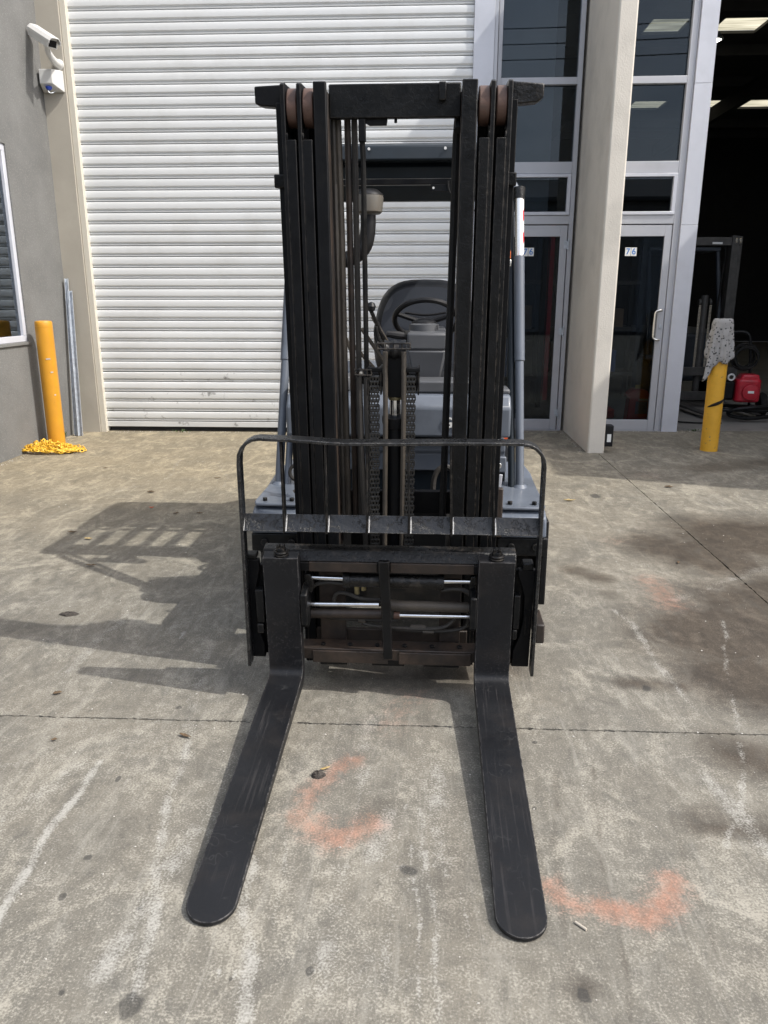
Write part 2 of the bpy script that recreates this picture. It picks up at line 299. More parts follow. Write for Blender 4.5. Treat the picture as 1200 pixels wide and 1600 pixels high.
# ------------------------------------------------------------------ ground
def m_ground():
    m = bpy.data.materials.new('yard_concrete'); m.use_nodes = True; nt = m.node_tree; L = nt.links.new; b = nt.nodes['Principled BSDF']
    pos = node(nt, 'ShaderNodeNewGeometry').outputs['Position']
    def noise(s, d=5, r=.6, sc_=(1, 1, 1), dist=0):
        n = node(nt, 'ShaderNodeTexNoise'); n.inputs['Scale'].default_value = s; n.inputs['Detail'].default_value = d; n.inputs['Roughness'].default_value = r
        n.inputs['Distortion'].default_value = dist
        mp = node(nt, 'ShaderNodeMapping'); mp.inputs['Scale'].default_value = sc_; L(pos, mp.inputs[0]); L(mp.outputs[0], n.inputs[0]); return n.outputs['Fac']
    def rng_(f, lo, hi, a=0., z=1.):
        n = node(nt, 'ShaderNodeMapRange'); n.inputs[1].default_value = lo; n.inputs[2].default_value = hi; n.inputs[3].default_value = a; n.inputs[4].default_value = z; L(f, n.inputs[0]); return n.outputs[0]
    def op(o, a, c):
        n = node(nt, 'ShaderNodeMath', operation=o)
        for i, q in enumerate((a, c)):
            if isinstance(q, (int, float)): n.inputs[i].default_value = q
            else: L(q, n.inputs[i])
        return n.outputs[0]
    def mix(f, a, c):
        n = node(nt, 'ShaderNodeMix', data_type='RGBA')
        L(f, n.inputs[0])
        for i, q in ((6, a), (7, c)):
            if isinstance(q, tuple): n.inputs[i].default_value = (*q, 1)
            else: L(q, n.inputs[i])
        return n.outputs[2]
    def tint(f, a, c):
        n = node(nt, 'ShaderNodeMix', data_type='RGBA', blend_type='MULTIPLY'); L(f, n.inputs[0]); L(a, n.inputs[6]); n.inputs[7].default_value = (*c, 1); n.clamp_factor = True
        return n.outputs[2]
    def attr(nm):
        a = node(nt, 'ShaderNodeAttribute'); a.attribute_name = nm; return a.outputs['Fac']
    fine = noise(170, 3, .6); mid = noise(26, 5, .65); big = noise(1.1, 5, .6); big2 = noise(2.9, 6, .68, dist=.6); streak = noise(7, 5, .7, (1.0, .35, 1), .8)
    grain = noise(420, 2, .5)
    patch = noise(7, 7, .72, (1, .5, 1), 1.8); blot = noise(2.3, 7, .70, (1, .8, 1), 2.2); brush = noise(13, 6, .75, (1.8, .22, 1), .9)
    c = mix(rng_(big, .33, .68), (.124, .117, .100), (.168, .153, .124))
    c = mix(op('MULTIPLY', rng_(big2, .50, .68), .6), c, (.100, .098, .089))           # greyer worn areas
    c = mix(op('MULTIPLY', rng_(blot, .52, .64), .75), c, (.212, .198, .163))
    c = mix(op('MULTIPLY', rng_(blot, .44, .33), .55), c, (.088, .081, .068))
    c = mix(op('MULTIPLY', rng_(streak, .54, .70), .55), c, (.245, .233, .200))        # pale laitance
    c = mix(op('MULTIPLY', rng_(patch, .54, .66), .5), c, (.235, .224, .192))
    c = mix(op('MULTIPLY', rng_(patch, .47, .33), .6), c, (.080, .075, .065))
    c = mix(op('MULTIPLY', rng_(brush, .54, .68), .5), c, (.262, .252, .220))
    c = mix(op('MULTIPLY', rng_(mid, .53, .70), .4), c, (.205, .195, .168))
    c = mix(op('MULTIPLY', rng_(mid, .45, .32), .45), c, (.078, .074, .065))
    c = mix(op('MULTIPLY', rng_(fine, .53, .66), .38), c, (.285, .272, .236))
    c = mix(op('MULTIPLY', rng_(fine, .46, .34), .40), c, (.066, .062, .054))
    c = mix(op('MULTIPLY', rng_(grain, .58, .70), .38), c, (.31, .30, .265))
    clump = op('ADD', op('ADD', op('MULTIPLY', blot, .9), op('MULTIPLY', patch, .7)), op('ADD', op('MULTIPLY', op('SUBTRACT', fine, .5), 1.1), op('MULTIPLY', op('SUBTRACT', mid, .5), .6)))
    c = mix(op('MULTIPLY', rng_(clump, .84, 1.08), .8), c, (.315, .296, .250))          # speckled pale scale
    warm = attr('warm'); c = tint(warm, c, (1.30, 1.19, .98))
    # oil and damp stains
    oil = attr('oil'); of = rng_(op('ADD', oil, op('ADD', op('MULTIPLY', op('SUBTRACT', big2, .5), .9), op('MULTIPLY', op('SUBTRACT', patch, .5), .8))), .16, .80); of = op('MULTIPLY', of, rng_(oil, .03, .40))
    c = tint(of, c, (.35, .31, .285))
    spot = attr('spot'); sf = rng_(op('ADD', spot, op('ADD', op('MULTIPLY', op('SUBTRACT', mid, .5), 1.8), op('MULTIPLY', op('SUBTRACT', fine, .5), .7))), .46, .66); sf = op('MULTIPLY', sf, rng_(spot, .02, .2)); c = mix(op('MULTIPLY', sf, .66), c, (0.024, 0.024, 0.024))
    # chalky scrapes, broken up by the surface grain
    ch = attr('chalk'); cf = rng_(op('ADD', ch, op('ADD', op('MULTIPLY', op('SUBTRACT', fine, .5), 1.9), op('ADD', op('MULTIPLY', op('SUBTRACT', mid, .5), 1.1), op('MULTIPLY', op('SUBTRACT', streak, .5), .8)))), .38, 1.0)
    cf = op('MULTIPLY', cf, rng_(ch, .02, .5)); c = mix(op('MULTIPLY', cf, .75), c, (0.350, 0.344, 0.316))
    orr = attr('orange'); ofm = rng_(op('ADD', orr, op('ADD', op('MULTIPLY', op('SUBTRACT', fine, .5), 1.6), op('MULTIPLY', op('SUBTRACT', mid, .5), 1.6))), .20, 1.35)
    ofm = op('MULTIPLY', ofm, rng_(orr, .02, .4)); c = mix(op('MULTIPLY', ofm, .68), c, (.36, .135, .075))
    L(c, b.inputs['Base Color'])
    ro = rng_(of, 0, 1, .86, .6); L(ro, b.inputs['Roughness']); b.inputs['Specular IOR Level'].default_value = .35
    bp = node(nt, 'ShaderNodeBump'); bp.inputs['Strength'].default_value = .22; bp.inputs['Distance'].default_value = .003
    L(op('ADD', op('MULTIPLY', fine, .6), op('MULTIPLY', mid, 1.0)), bp.inputs['Height']); L(bp.outputs[0], b.inputs['Normal'])
    MATS['yard_concrete'] = m
m_ground()

def seg_dist(X, Y, pts):
    d = np.full(X.shape, 9.)
    if len(pts) == 1: return np.hypot(X - pts[0][0], Y - pts[0][1])
    for (ax, ay), (bx, by) in zip(pts, pts[1:]):
        vx, vy = bx - ax, by - ay; t = np.clip(((X - ax) * vx + (Y - ay) * vy) / (vx * vx + vy * vy + 1e-9), 0, 1)
        d = np.minimum(d, np.hypot(X - ax - t * vx, Y - ay - t * vy))
    return d
CHALK = [([(-1.005, 2.092), (-1.001, 1.682), (-.987, 1.40)], .020, .95), ([(-.753, 2.252), (-.73, 1.941), (-.641, 1.539), (-.578, 1.255)], .022, .72),
 ([(-.425, 1.684), (-.419, 1.509), (-.364, 1.363), (-.317, 1.15)], .028, .80), ([(-.341, 1.789), (-.334, 1.473)], .014, .5), ([(-.005, 1.753), (.005, 1.509), (.02, 1.15)], .006, .75),
 ([(.034, 1.73), (.049, 1.382), (.059, 1.15)], .015, .62), ([(.113, 1.596), (.117, 1.457)], .007, .6), ([(.93, 3.4), (.966, 3.219), (.97, 2.765)], .03, .66), ([(.97, 2.765), (.984, 2.615), (1.003, 2.4)], .022, .5),
 ([(1.393, 3.31), (1.171, 2.648), (1.101, 2.379)], .014, .6), ([(1.075, 2.3), (1.009, 2.119), (.896, 1.874), (.839, 1.781)], .017, .62),
 ([(-1.343, 3.37), (-1.377, 2.603)], .045, .5), ([(-.886, 2.998), (-.827, 2.506), (-.76, 2.26)], .05, .45), ([(-.423, 1.339), (-.415, 1.313)], .005, 1), ([(-.389, 1.341), (-.383, 1.318)], .005, 1), ([(-1.034, 3.09), (-1.015, 2.973)], .010, .95),
 ([(-2.12, 6.947), (-2.18, 6.654), (-2.063, 6.192), (-2.067, 5.957), (-2.4, 5.4)], .012, .6), ([(-1.786, 6.59), (-1.579, 6.095), (-1.522, 5.764)], .02, .5), ([(-.982, 1.545), (-.956, 1.59), (-.967, 1.76)], .01, .5),
 ([(-1.45, 2.02), (-1.28, 2.06), (-1.1, 2.12)], .03, .35), ([(-.60, 1.95), (-.52, 1.7), (-.5, 1.5)], .07, .36), ([(.25, 2.2), (.2, 1.9)], .06, .34), ([(-.05, 1.7), (.02, 1.6)], .05, .3), ([(.72, 4.0), (.8, 3.7)], .06, .33), ([(1.9, 4.05), (1.5, 3.75), (1.25, 3.55)], .07, .42),
 ([(-1.6, 4.2), (-1.0, 3.7)], .03, .35), ([(-.72, 3.6), (-1.1, 3.1)], .05, .38), ([(-.2, 1.45), (-.05, 1.3)], .12, .3), ([(1.0, 5.2), (1.7, 5.6)], .1, .25), ([(.02, 2.4), (.02, 2.0)], .02, .4)]
for _k in range(34):
    _x = random.choice([random.uniform(-1.2, -.5), random.uniform(-.3, .28), random.uniform(-.3, .28), random.uniform(.45, 1.2)]); _y = random.uniform(1.15, 2.2); _l = random.uniform(.12, .5); _d = -.09 * _x + random.uniform(-.02, .02)
    CHALK.append(([(_x, _y), (_x + _d * .5 + random.uniform(-.006, .006), _y + _l * .5), (_x + _d, _y + _l)], random.choice([.004, .006, .009, .02, .05]), random.uniform(.3, .62)))
ORANGE = [([(-.207, 2.137), (-.258, 2.082), (-.314, 1.976), (-.33, 1.872), (-.271, 1.798)], .05, .62), ([(-.29, 1.83), (-.204, 1.757), (-.122, 1.821)], .06, .72), ([(.337, 1.611), (.357, 1.576), (.398, 1.547)], .045, .72), ([(.46, 1.55), (.538, 1.53), (.616, 1.588), (.655, 1.655)], .05, .85),
 ([(1.211, 3.839), (1.219, 3.491)], .11, .5), ([(1.186, 4.498)], .12, .32), ([(-.1, 2.35), (-.02, 2.55)], .12, .3), ([(1.9, 6.3)], .25, .3)]
OIL = [([(1.35, 3.15), (2.4, 3.2)], .55, 1.), ([(1.3, 2.75), (2.2, 2.6)], .36, 1.), ([(1.95, 4.6), (3.0, 4.6)], .60, 1.), ([(1.5, 4.4), (1.7, 4.1)], .42, .85), ([(1.6, 3.5), (2.4, 4.0)], .5, .8), ([(.15, 1.95), (.1, 1.5)], .14, .3), ([(-1.1, 1.35)], .2, .45), ([(.9, 1.35)], .25, .4), ([(1.05, 2.24), (1.3, 2.1)], .17, .8), ([(.80, 1.885), (1.0, 1.87)], .10, .7), ([(2.6, 3.2), (3.4, 3.6)], .8, .9),
 ([(.85, 3.95), (.95, 3.85)], .12, .7), ([(.8, 2.68), (1.0, 2.66)], .1, .65), ([(.95, 3.6)], .1, .6), ([(.36, 1.31)], .06, .7), ([(-.1, 1.9)], .12, .45), ([(.46, 2.3), (.37, 1.675), (.33, 1.25)], .02, .36), ([(.546, 2.131), (.487, 1.647), (.45, 1.25)], .016, .36), ([(.753, 2.074), (.685, 1.521), (.643, 1.2)], .018, .36),
 ([(-.2, 2.75), (.3, 2.8)], .25, .6), ([(2.4, 6.6), (3.2, 6.9)], .3, .5)]
SPOT = [(-.585, 1.237, .036), (-.859, 1.664, .013), (-.744, 1.263, .012), (-.015, 1.657, .021), (-.227, 1.34, .009), (-.909, 2.005, .010), (.344, 1.924, .010), (-.853, 2.436, .011), (.36, 1.31, .02), (-.864, 1.529, .010), (-.394, 1.311, .006), (1.307, 5.596, .05), (.392, 2.267, .009), (.867, 2.658, .016), (-.66, 1.5, .006), (.9, 3.1, .010), (.7, 3.3, .009)]
def slab(xs, ys, z, parent, wob=.0022):
    X, Y = np.meshgrid(xs, ys); nx, ny = len(xs), len(ys)
    Z = np.full(X.shape, z); Xo, Yo = X.copy(), Y.copy()
    e = rng.normal(0, wob, X.shape)
    Yo[0] += e[0]; Yo[-1] += e[-1]; Xo[:, 0] += e[:, 0]; Xo[:, -1] += e[:, -1]
    V = np.stack([Xo, Yo, Z], -1).reshape(-1, 3)
    i = np.arange(nx * ny).reshape(ny, nx); F = np.stack([i[:-1, :-1], i[:-1, 1:], i[1:, 1:], i[1:, :-1]], -1).reshape(-1, 4)
    rim = np.concatenate([i[0, :], i[1:, -1], i[-1, -2::-1], i[-2:0:-1, 0]]); n0 = len(V)
    low = V[rim].copy(); low[:, 2] -= .028; V = np.concatenate([V, low]); k = len(rim); q = np.arange(k)
    F = np.concatenate([F, np.stack([rim, n0 + q, n0 + (q + 1) % k, rim[(q + 1) % k]], -1)])
    me = bpy.data.meshes.new('concrete_slab'); me.from_pydata(V.tolist(), [], F.tolist())
    x, y = V[:, 0], V[:, 1]; at = {}
    jx = x + .006 * np.sin(y * 11 + 1) + .004 * np.sin(y * 23.7 + x * 9) + rng.normal(0, .0016, len(x)); jy = y + .006 * np.sin(x * 13) + rng.normal(0, .0016, len(x))
    def acc(lst):
        a = np.zeros(len(x))
        for pts, wd, s in lst: a = np.maximum(a, s * np.clip(1.25 - seg_dist(jx, jy, pts) / wd, 0, 1) * (1 if wd > .1 else .92 + .25 * np.sin(jy * 31 + pts[0][0] * 50) * np.sin(jy * 13 + 2)))
        return a
    at['chalk'] = acc(CHALK); at['orange'] = np.zeros(len(x))
    for pts, wd, s in ORANGE: at['orange'] = np.maximum(at['orange'], s * np.exp(-(seg_dist(jx, jy, pts) / (wd * .95)) ** 1.6)); at['oil'] = acc(OIL)
    sp = np.zeros(len(x))
    for a, b_, r in SPOT: sp = np.maximum(sp, np.clip(1.45 - np.hypot((x - a) * (1 + .3 * math.sin(a * 40)), (y - b_) * (.8 + .3 * math.cos(b_ * 30))) / r, 0, 1))
    at['spot'] = sp
    at['warm'] = np.clip((y - 3.4) / 3, 0, 1) * np.clip(.5 + (1.2 - x) / 4, .25, 1)
    for k_, a in at.items():
        t = me.attributes.new(k_, 'FLOAT', 'POINT'); t.data.foreach_set('value', a.astype(np.float32))
    me.materials.append(MATS['yard_concrete'])
    o = bpy.data.objects.new('concrete_slab', me); C.objects.link(o); o.parent = parent
    return o
def ax_(*segs):
    out = []
    for a, b_, st in segs: out += list(np.arange(a, b_ - st * .3, st))
    return np.array(out + [segs[-1][1]])
ground = MB().add([(-260, -260, -.03), (260, -260, -.03), (260, 420, -.03), (-260, 420, -.03)], [(0, 1, 2, 3)]).build('ground', None, smooth=0)
mat('joint_dirt', (.035, .031, .027), .95, var=.4, vscale=40, space='World'); mat('verge', (.16, .15, .13), .9, var=.3, vscale=2, space='World')
ground.data.materials.append(MATS['joint_dirt']); tag(ground, 'stained grey concrete yard in front of the warehouse', 'ground', kind='structure')
slab(ax_((-9, -2, .5), (-2, -1.3, .02), (-1.3, 1.3, .0068), (1.3, 2, .02), (2, 9, .4)), ax_((-14, 1.0, .6), (1.0, 2.346, .0068)), 0, ground)
slab(ax_((-9, -4, .5), (-4, 1.684, .017)), ax_((2.354, 8.58, .02)), 0, ground)
slab(ax_((1.690, 4.2, .017), (4.2, 9, .4)), ax_((2.354, 8.58, .02)), 0, ground)

# ------------------------------------------------------------------ warehouse front
FY = 8.55                                        # glazing plane
# grey rendered side wall with a window
wall = MB()
WX = -3.73
for a in ((-6.4, WX, 1.5, 5.2, -.02, 8), (-6.4, WX, 5.2, 7.31, -.02, 1.02), (-6.4, WX, 5.2, 7.31, 2.74, 8), (-6.4, WX, 7.31, 8.9, -.02, 8)): wall.box(*a)
wl = thing('rendered_wall', 'grey rendered side wall with a white-framed window, left of the roller door', 'wall')
wall.build('wall_face', 'concrete_wall', wl, smooth=0)
wn = MB()
for a in ((5.2, 7.31, 2.68, 2.74), (5.2, 7.31, 1.02, 1.075), (7.255, 7.31, 1.075, 2.68), (5.2, 5.255, 1.075, 2.68), (6.2, 6.25, 1.075, 2.68)): wn.box(WX - .06, WX - .012, *a)
wo = wn.build('window', 'aluminium_pale', wl, bevel=.003); wo['label'] = 'white aluminium window frame with dark reflective glass'
MB().box(WX - .045, WX - .039, 5.255, 7.255, 1.075, 2.68).build('pane', 'window_glass', wo)
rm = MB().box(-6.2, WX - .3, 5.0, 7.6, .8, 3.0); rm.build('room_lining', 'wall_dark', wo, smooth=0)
MB().box(WX - .03, WX + .018, 5.15, 7.34, .99, 1.018).build('sill', 'concrete_wall', wo, bevel=.003)
# left pier
pier = MB().box(WX - .1, -3.50, 8.2, 8.95, -.02, 8).build('concrete_pier', 'beige_wall', bevel=.006)
tag(pier, 'narrow beige concrete pier between grey wall and roller door', 'pier')
# roller door
rd = thing('roller_door', 'closed off-white roller shutter door behind the forklift', 'roller door', (0, 8.27, 0))
prof = [(.034, 0), (.008, -.0015), (.001, -.006), (0, -.010), (-.002, -.038), (0, -.066), (.016, -.083), (.022, -.0865), (.012, -.088), (.005, -.0915), (.006, -.0985), (.012, -.1015), (.034, -.103), (.034, -.110)]
sm = MB(); n = len(prof)
vs = [(x, y, z * .1072 / .110) for x in (-3.465, .47) for y, z in prof]
sm.add(vs, [(i, i + 1, n + i + 1, n + i) for i in range(n - 1)])
sme = sm.mesh('slat', 25); sme.materials.append(MATS['slat_white']); smd = sme.copy(); smd.materials.clear(); smd.materials.append(MATS['slat_dirty'])
Z0 = .110; SP = .1072; prof_s = SP / .110
for k in range(43):
    o = place('slat', smd if k in (0, 1, 2, 4) else sme, None, rd, loc=(0, random.uniform(-.002, .002), Z0 + SP * (k + 1)), rot=(R(random.gauss(0, .8)), R(random.gauss(0, .012)), 0))
MB().prism([(.002, .052), (.0, .106), (.014, .109), (.03, .109), (.03, .052)], 'x', -3.455, .465).build('bottom_bar', 'slat_dirty', rd, bevel=.002)
MB().box(-3.498, -3.440, -.052, .12, -.01, 5).build('guide_rail', 'cream_paint', rd, bevel=.004)
MB().box(-3.439, .462, .06, .09, .0, 5).build('backing_curtain', 'wall_dark', rd)
MB().box(-3.439, .462, .03, .30, -.02, .012).build('sill_strip', 'joint_dirt', rd)
# aluminium post between the roller door and the glazing
post = thing('aluminium_post', 'wide pale aluminium post between roller door and glazing', 'post')
MB().box(.464, .658, 8.245, 8.62, -.01, 5).build('cladding', 'aluminium_pale', post, bevel=.003)
MB().box(.660, .694, 8.262, 8.60, -.01, 5).build('edge_trim', 'aluminium_grey', post, bevel=.003)

def glazing(name, label, x0, x1, top_r):
    t = thing(name, label, 'glazing')
    f = 'aluminium_grey'
    box('mullion', f, t, x0, x0 + .04, FY - .03, FY + .07, 0, 4.9, .003); box('mullion', f, t, x1 - .045, x1, FY - .03, FY + .07, 0, 4.9, .003)
    a, b = x0 + .04, x1 - .045
    for z0, z1 in ((3.45, 3.515), (2.635, 2.745), (2.15, 2.235), (4.8, 4.9)): box('transom', f, t, a, b, FY - .028, FY + .068, z0, z1, .003)
    for z0, z1 in ((3.515, 4.8), (2.745, 3.45)): box('pane', 'tinted_glass', t, a, b, FY + .02, FY + .026, z0, z1)
    # small opening sash above the door
    s = MB()
    for q in ((a + .004, b - .004, 2.60, 2.632), (a + .004, b - .004, 2.238, 2.27), (a + .004, a + .04, 2.27, 2.60), (b - .04, b - .004, 2.27, 2.60)): s.box(q[0], q[1], FY - .04, FY + .03, q[2], q[3])
    so = s.build('sash', 'aluminium_pale', t, bevel=.003); box('pane', 'tinted_glass', so, a + .04, b - .04, FY, FY + .006, 2.27, 2.60)
    return t
g1 = glazing('glazed_screen', 'tall glazed screen left of the concrete column, beside the forklift mast', .72, 1.555, 0)
g2 = glazing('glazed_screen', 'tall glazed screen right of the concrete column', 1.76, 2.62, 0)
box('blind', 'blind_panel', g1, .765, 1.30, FY + .075, FY + .085, 2.26, 4.8)

def door(label, x0, x1, gl_r, num_x, handle):
    t = thing('glass_door', label, 'door', (x0, FY, 0)); W = x1 - x0; f = 'aluminium_grey'
    m = MB()
    m.box(.004, .075, -.024, .022, .012, 2.14).box(W - .075, W - .004, -.024, .022, .012, 2.14).box(.075, W - .075, -.0238, .0218, .012, .125).box(.075, W - .075, -.0238, .0218, 2.03, 2.14)
    m.build('door_leaf', f, t, bevel=.003)
    box('pane', 'tinted_glass', t, .075, W - .075, -.004, .003, .125, 2.03)
    for k, d in ((0, '7'), (1, '6')):
        s = box('number_sticker', 'label_white', t, num_x - x0 + .061 * k, num_x - x0 + .061 * k + .057, -.0065, -.0045, 1.838, 1.922)
        text('digit', d, 'digit_blue', s, (num_x - x0 + .061 * k + .0285, -.0072, 1.88), .085, bold=.0012)
    if handle:
        h = MB().tube([(W - .05, -.024, 1.29), (W - .05, -.085, 1.29), (W - .075, -.09, 1.29), (W - .115, -.09, 1.275), (W - .12, -.09, 1.24), (W - .12, -.09, 1.03), (W - .115, -.09, 1.0), (W - .075, -.09, .985), (W - .05, -.085, .985), (W - .05, -.024, .985)], .0135, 10, 1)
        h.build('handle', 'satin_steel', t)
        box('lock', 'galvanised', t, W - .05, W - .025, -.034, -.024, 1.10, 1.145, .003)
    else:
        for z in (1.95, 1.07, .20):
            hm = MB().cyl((W + .012, -.035, z - .055), (W + .012, -.035, z + .055), .010, n=10).box(W - .035, W + .008, -.031, -.024, z - .04, z + .035)
            hm.build('hinge', 'galvanised', t, bevel=.001)
    return t
door('glass door left of the concrete column, numbered 76, with three silver hinges', .765, 1.505, 0, 1.05, False)
door('glass door right of the concrete column, numbered 76, with a curved pull handle', 1.805, 2.573, 0, 2.112, True)
box('threshold', 'aluminium_grey', g2, 1.80, 2.58, FY - .03, FY + .07, -.005, .010)
box('threshold', 'aluminium_grey', g1, .76, 1.51, FY - .03, FY + .07, -.005, .010)
# concrete column that stands out from the front
col = MB(); cz = np.linspace(-.02, 8, 50)
chip = MB().prism([(1.588, 8.7), (1.588, 7.262), (1.600, 7.25), (1.733, 7.25), (1.745, 7.262), (1.745, 8.7)], 'z', -.02, 5.15).build('concrete_column', 'pillar_paint', smooth=0, bevel=.003)
tag(chip, 'beige painted concrete column standing out between the two glass doors', 'column')
# clad steel post beside the open bay
cp = thing('clad_column', 'pale lilac-white clad column beside the dark open bay', 'column')
for z0, z1 in ((-.01, 2.135), (2.138, 3.44), (3.443, 5)): box('panel', 'aluminium_pale', cp, 2.645, 2.815, 8.50, 8.80, z0, z1, .002)
box('side_trim', 'aluminium_grey', cp, 2.621, 2.643, 8.53, 8.70, -.01, 5, .002)
# electrical box low on the column
eb = thing('outlet_box', 'small black outlet box low on the concrete column', 'outlet box', (1.747, 7.30, .16))
box('case', 'dark_plastic', eb, 0, .075, -.04, .06, -.10, .10, .006); box('sticker', 'label_white', eb, .018, .055, -.0425, -.041, -.055, .02)

# shell of the warehouse: header, roof, inner walls, floor
hd = MB().box(-3.5, 12, 8.62, 8.9, 5.02, 6.5).build('facade_wall', 'beige_wall', smooth=0); tag(hd, 'plain facade above the roller door and glazing', 'wall')
fl = MB().add([(-3.4, 8.585, -.004), (14, 8.585, -.004), (14, 27, -.004), (-3.4, 27, -.004)], [(0, 1, 2, 3)]).build('warehouse_floor', 'floor_inside', smooth=0); tag(fl, 'concrete floor inside the open warehouse bay', 'floor', kind='structure')
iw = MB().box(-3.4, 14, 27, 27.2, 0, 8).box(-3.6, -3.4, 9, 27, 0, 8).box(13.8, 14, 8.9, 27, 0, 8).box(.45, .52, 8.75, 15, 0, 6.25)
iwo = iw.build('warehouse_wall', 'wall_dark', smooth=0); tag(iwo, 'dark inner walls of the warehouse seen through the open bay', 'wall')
HR = 6.3; holes = [(4.0, 4.85), (5.45, 6.3), (6.9, 7.75), (8.35, 9.2), (9.8, 10.65)]
rows = [(9.9, 10.8), (16.1, 16.95), (22.25, 23.2)]  # nearest row is out of view, added to let light into the bay
rf = thing('roof_structure', 'dark warehouse roof with translucent skylight panels, above the open bay', 'roof')
rm = MB(); xs = [-3.6] + [q for h in holes for q in h] + [14.2]; ysb = [8.6, 9.9, 10.8, 16.1, 16.95, 22.25, 23.2, 27.2]
for j in range(7):
    if j in (1, 3, 5):
        for i in range(0, len(xs), 2): rm.box(xs[i], xs[i + 1], ysb[j], ysb[j + 1], HR, HR + .05)
    else: rm.box(-3.6, 14.2, ysb[j], ysb[j + 1], HR, HR + .05)
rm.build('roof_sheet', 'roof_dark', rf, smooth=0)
for y0, y1 in rows:
    for x0, x1 in holes: MB().add([(x0 - .03, y0 - .03, HR + .06), (x1 + .03, y0 - .03, HR + .06), (x1 + .03, y1 + .03, HR + .06), (x0 - .03, y1 + .03, HR + .06)], [(0, 1, 2, 3)]).build('skylight', 'skylight_sheet', rf, smooth=0)
for y in (11, 13.0, 15.1, 17.6, 20.0, 24.5, 26): box('purlin', 'roof_dark', rf, -3.4, 13.8, y, y + .07, HR - .2, HR - .005)
for x in (3.55, 7.3, 10.95): box('rafter', 'roof_dark', rf, x, x + .14, 8.95, 27, HR - .55, HR - .21)
lt = thing('bay_light', 'small lit lamp high inside the open bay', 'lamp', (4.62, 14.0, 5.36))
MB().lathe([(.03, .12), (.05, .1), (.11, .02), (.11, 0)], n=16).build('shade', 'galvanised', lt); MB().lathe([(.06, .02), (.085, .002), (.02, -.03)], n=12).build('bulb', 'lamp_glow', lt); MB().cyl((0, 0, .12), (0, 0, .9), .01, n=6).build('rod', 'roof_dark', lt)
# the taller unit that shades the right of the front, and the units across the yard
nb = thing('neighbouring_unit', 'neighbouring warehouse wing to the right of the open bay', 'building', (5.3, 0, 0))
MB().box(0, 7, 4.95, 8.6, -.02, 5.15).build('wall', 'beige_wall', nb, smooth=0); MB().box(-.03, 7.1, 4.92, 8.6, 5.155, 5.2).build('coping', 'aluminium_grey', nb)
for k in range(2): MB().box(1 + 3 * k, 3 + 3 * k, 4.90, 4.948, 0, 3.2).build('door', 'slat_white', nb)
ac = thing('opposite_workshop', 'low workshop across the yard behind the photographer', 'building', (0, -17, 0))
MB().box(-26, 26, -8, 0, -.02, 5.2).build('wall', 'far_wall', ac, smooth=0); MB().prism([(-8.4, 5.21), (.4, 5.21), (.4, 5.35), (-4, 6.6), (-8.4, 5.35)], 'x', -26.4, 26.4).build('roof', 'roof_dark', ac, smooth=0)
for k in range(6): MB().box(-23 + 8 * k, -19 + 8 * k, 0, .05, 0, 3.8).build('door', 'blind_panel', ac)
pwr = thing('power_line', 'overhead power line across the yard behind the photographer', 'power line', (0, -9, 0))
for px in (-22, 22): MB().cyl((px, 0, -.02), (px, 0, 9.2), .15, .1, 10).build('pole', 'dusty_steel', pwr); 
for i in range(3):
    MB().tube([(x, .0, 8.3 + .42 * i + .0022 * x * x) for x in np.linspace(-22, 22, 20)], .016, 5).build('cable', 'black_rubber', pwr)

# ------------------------------------------------------------------ the forklift
FK = thing('forklift', 'black-masted blue-grey forklift facing the camera with lowered forks', 'forklift', (-.107, 2.50, 0), R(-.8))
TL = dict(loc=(0, 0, .108), rot=(R(5), 0, 0))     # mast frame: x right, y back, z up, leaning 5 degrees forward
def mp(mb, name, m, parent=None, bevel=.002, **k):
    if parent is None: return mb.build(name, m, FK, bevel, **TL, **k)
    return mb.build(name, m, parent, bevel, **k)

# forks
for u, tname in ((-.365, 'fork'), (.373, 'fork')):
    hw = .061; secs = []
    def sec(t, b, h): return [(u - h, t[0], t[1]), (u + h, t[0], t[1]), (u + h, b[0], b[1]), (u - h, b[0], b[1])]
    secs.append(sec((0, .455), (.044, .462), hw)); secs.append(sec((0, .2), (.044, .2), hw)); secs.append(sec((0, .035), (.044, .03), hw))
    for k in range(1, 6):
        a = k / 5 * math.pi / 2
        secs.append(sec((-.03 + .03 * math.cos(a), .03 - .03 * math.sin(a)), (-.02 + .064 * math.cos(a), .02 - .062 * math.sin(a)), hw))
    Lb = 1.062
    for v in np.linspace(-.12, -(Lb - hw), 8): secs.append(sec((v, 0), (v, -.042 + .030 * (-v / Lb)), hw))
    for k in range(1, 10):
        a = k / 9.3 * math.pi / 2; v = -(Lb - hw) - hw * math.sin(a); secs.append(sec((v, -.0015 * k / 9), (v, -.0125), hw * math.cos(a)))
    f = mp(MB().loft(secs), tname, 'fork_black', bevel=.0035, smooth=40)
    f['label'] = 'left fork, long black blade with rounded tip' if u < 0 else 'right fork, black blade with scuffed rounded tip'
    pin = MB().lathe([(.024, .455), (.026, .462), (.017, .466), (.016, .482), (.014, .486)], (u, .026, 0), 14)
    pin.box(u - .013, u - .003, .014, .038, .478, .496).box(u + .003, u + .013, .014, .038, .478, .496)
    pin.torus((u, .026, .470), .021, .005, n=16, k=6)
    mp(pin, 'locking_pin', 'black_chipped', f, .001)

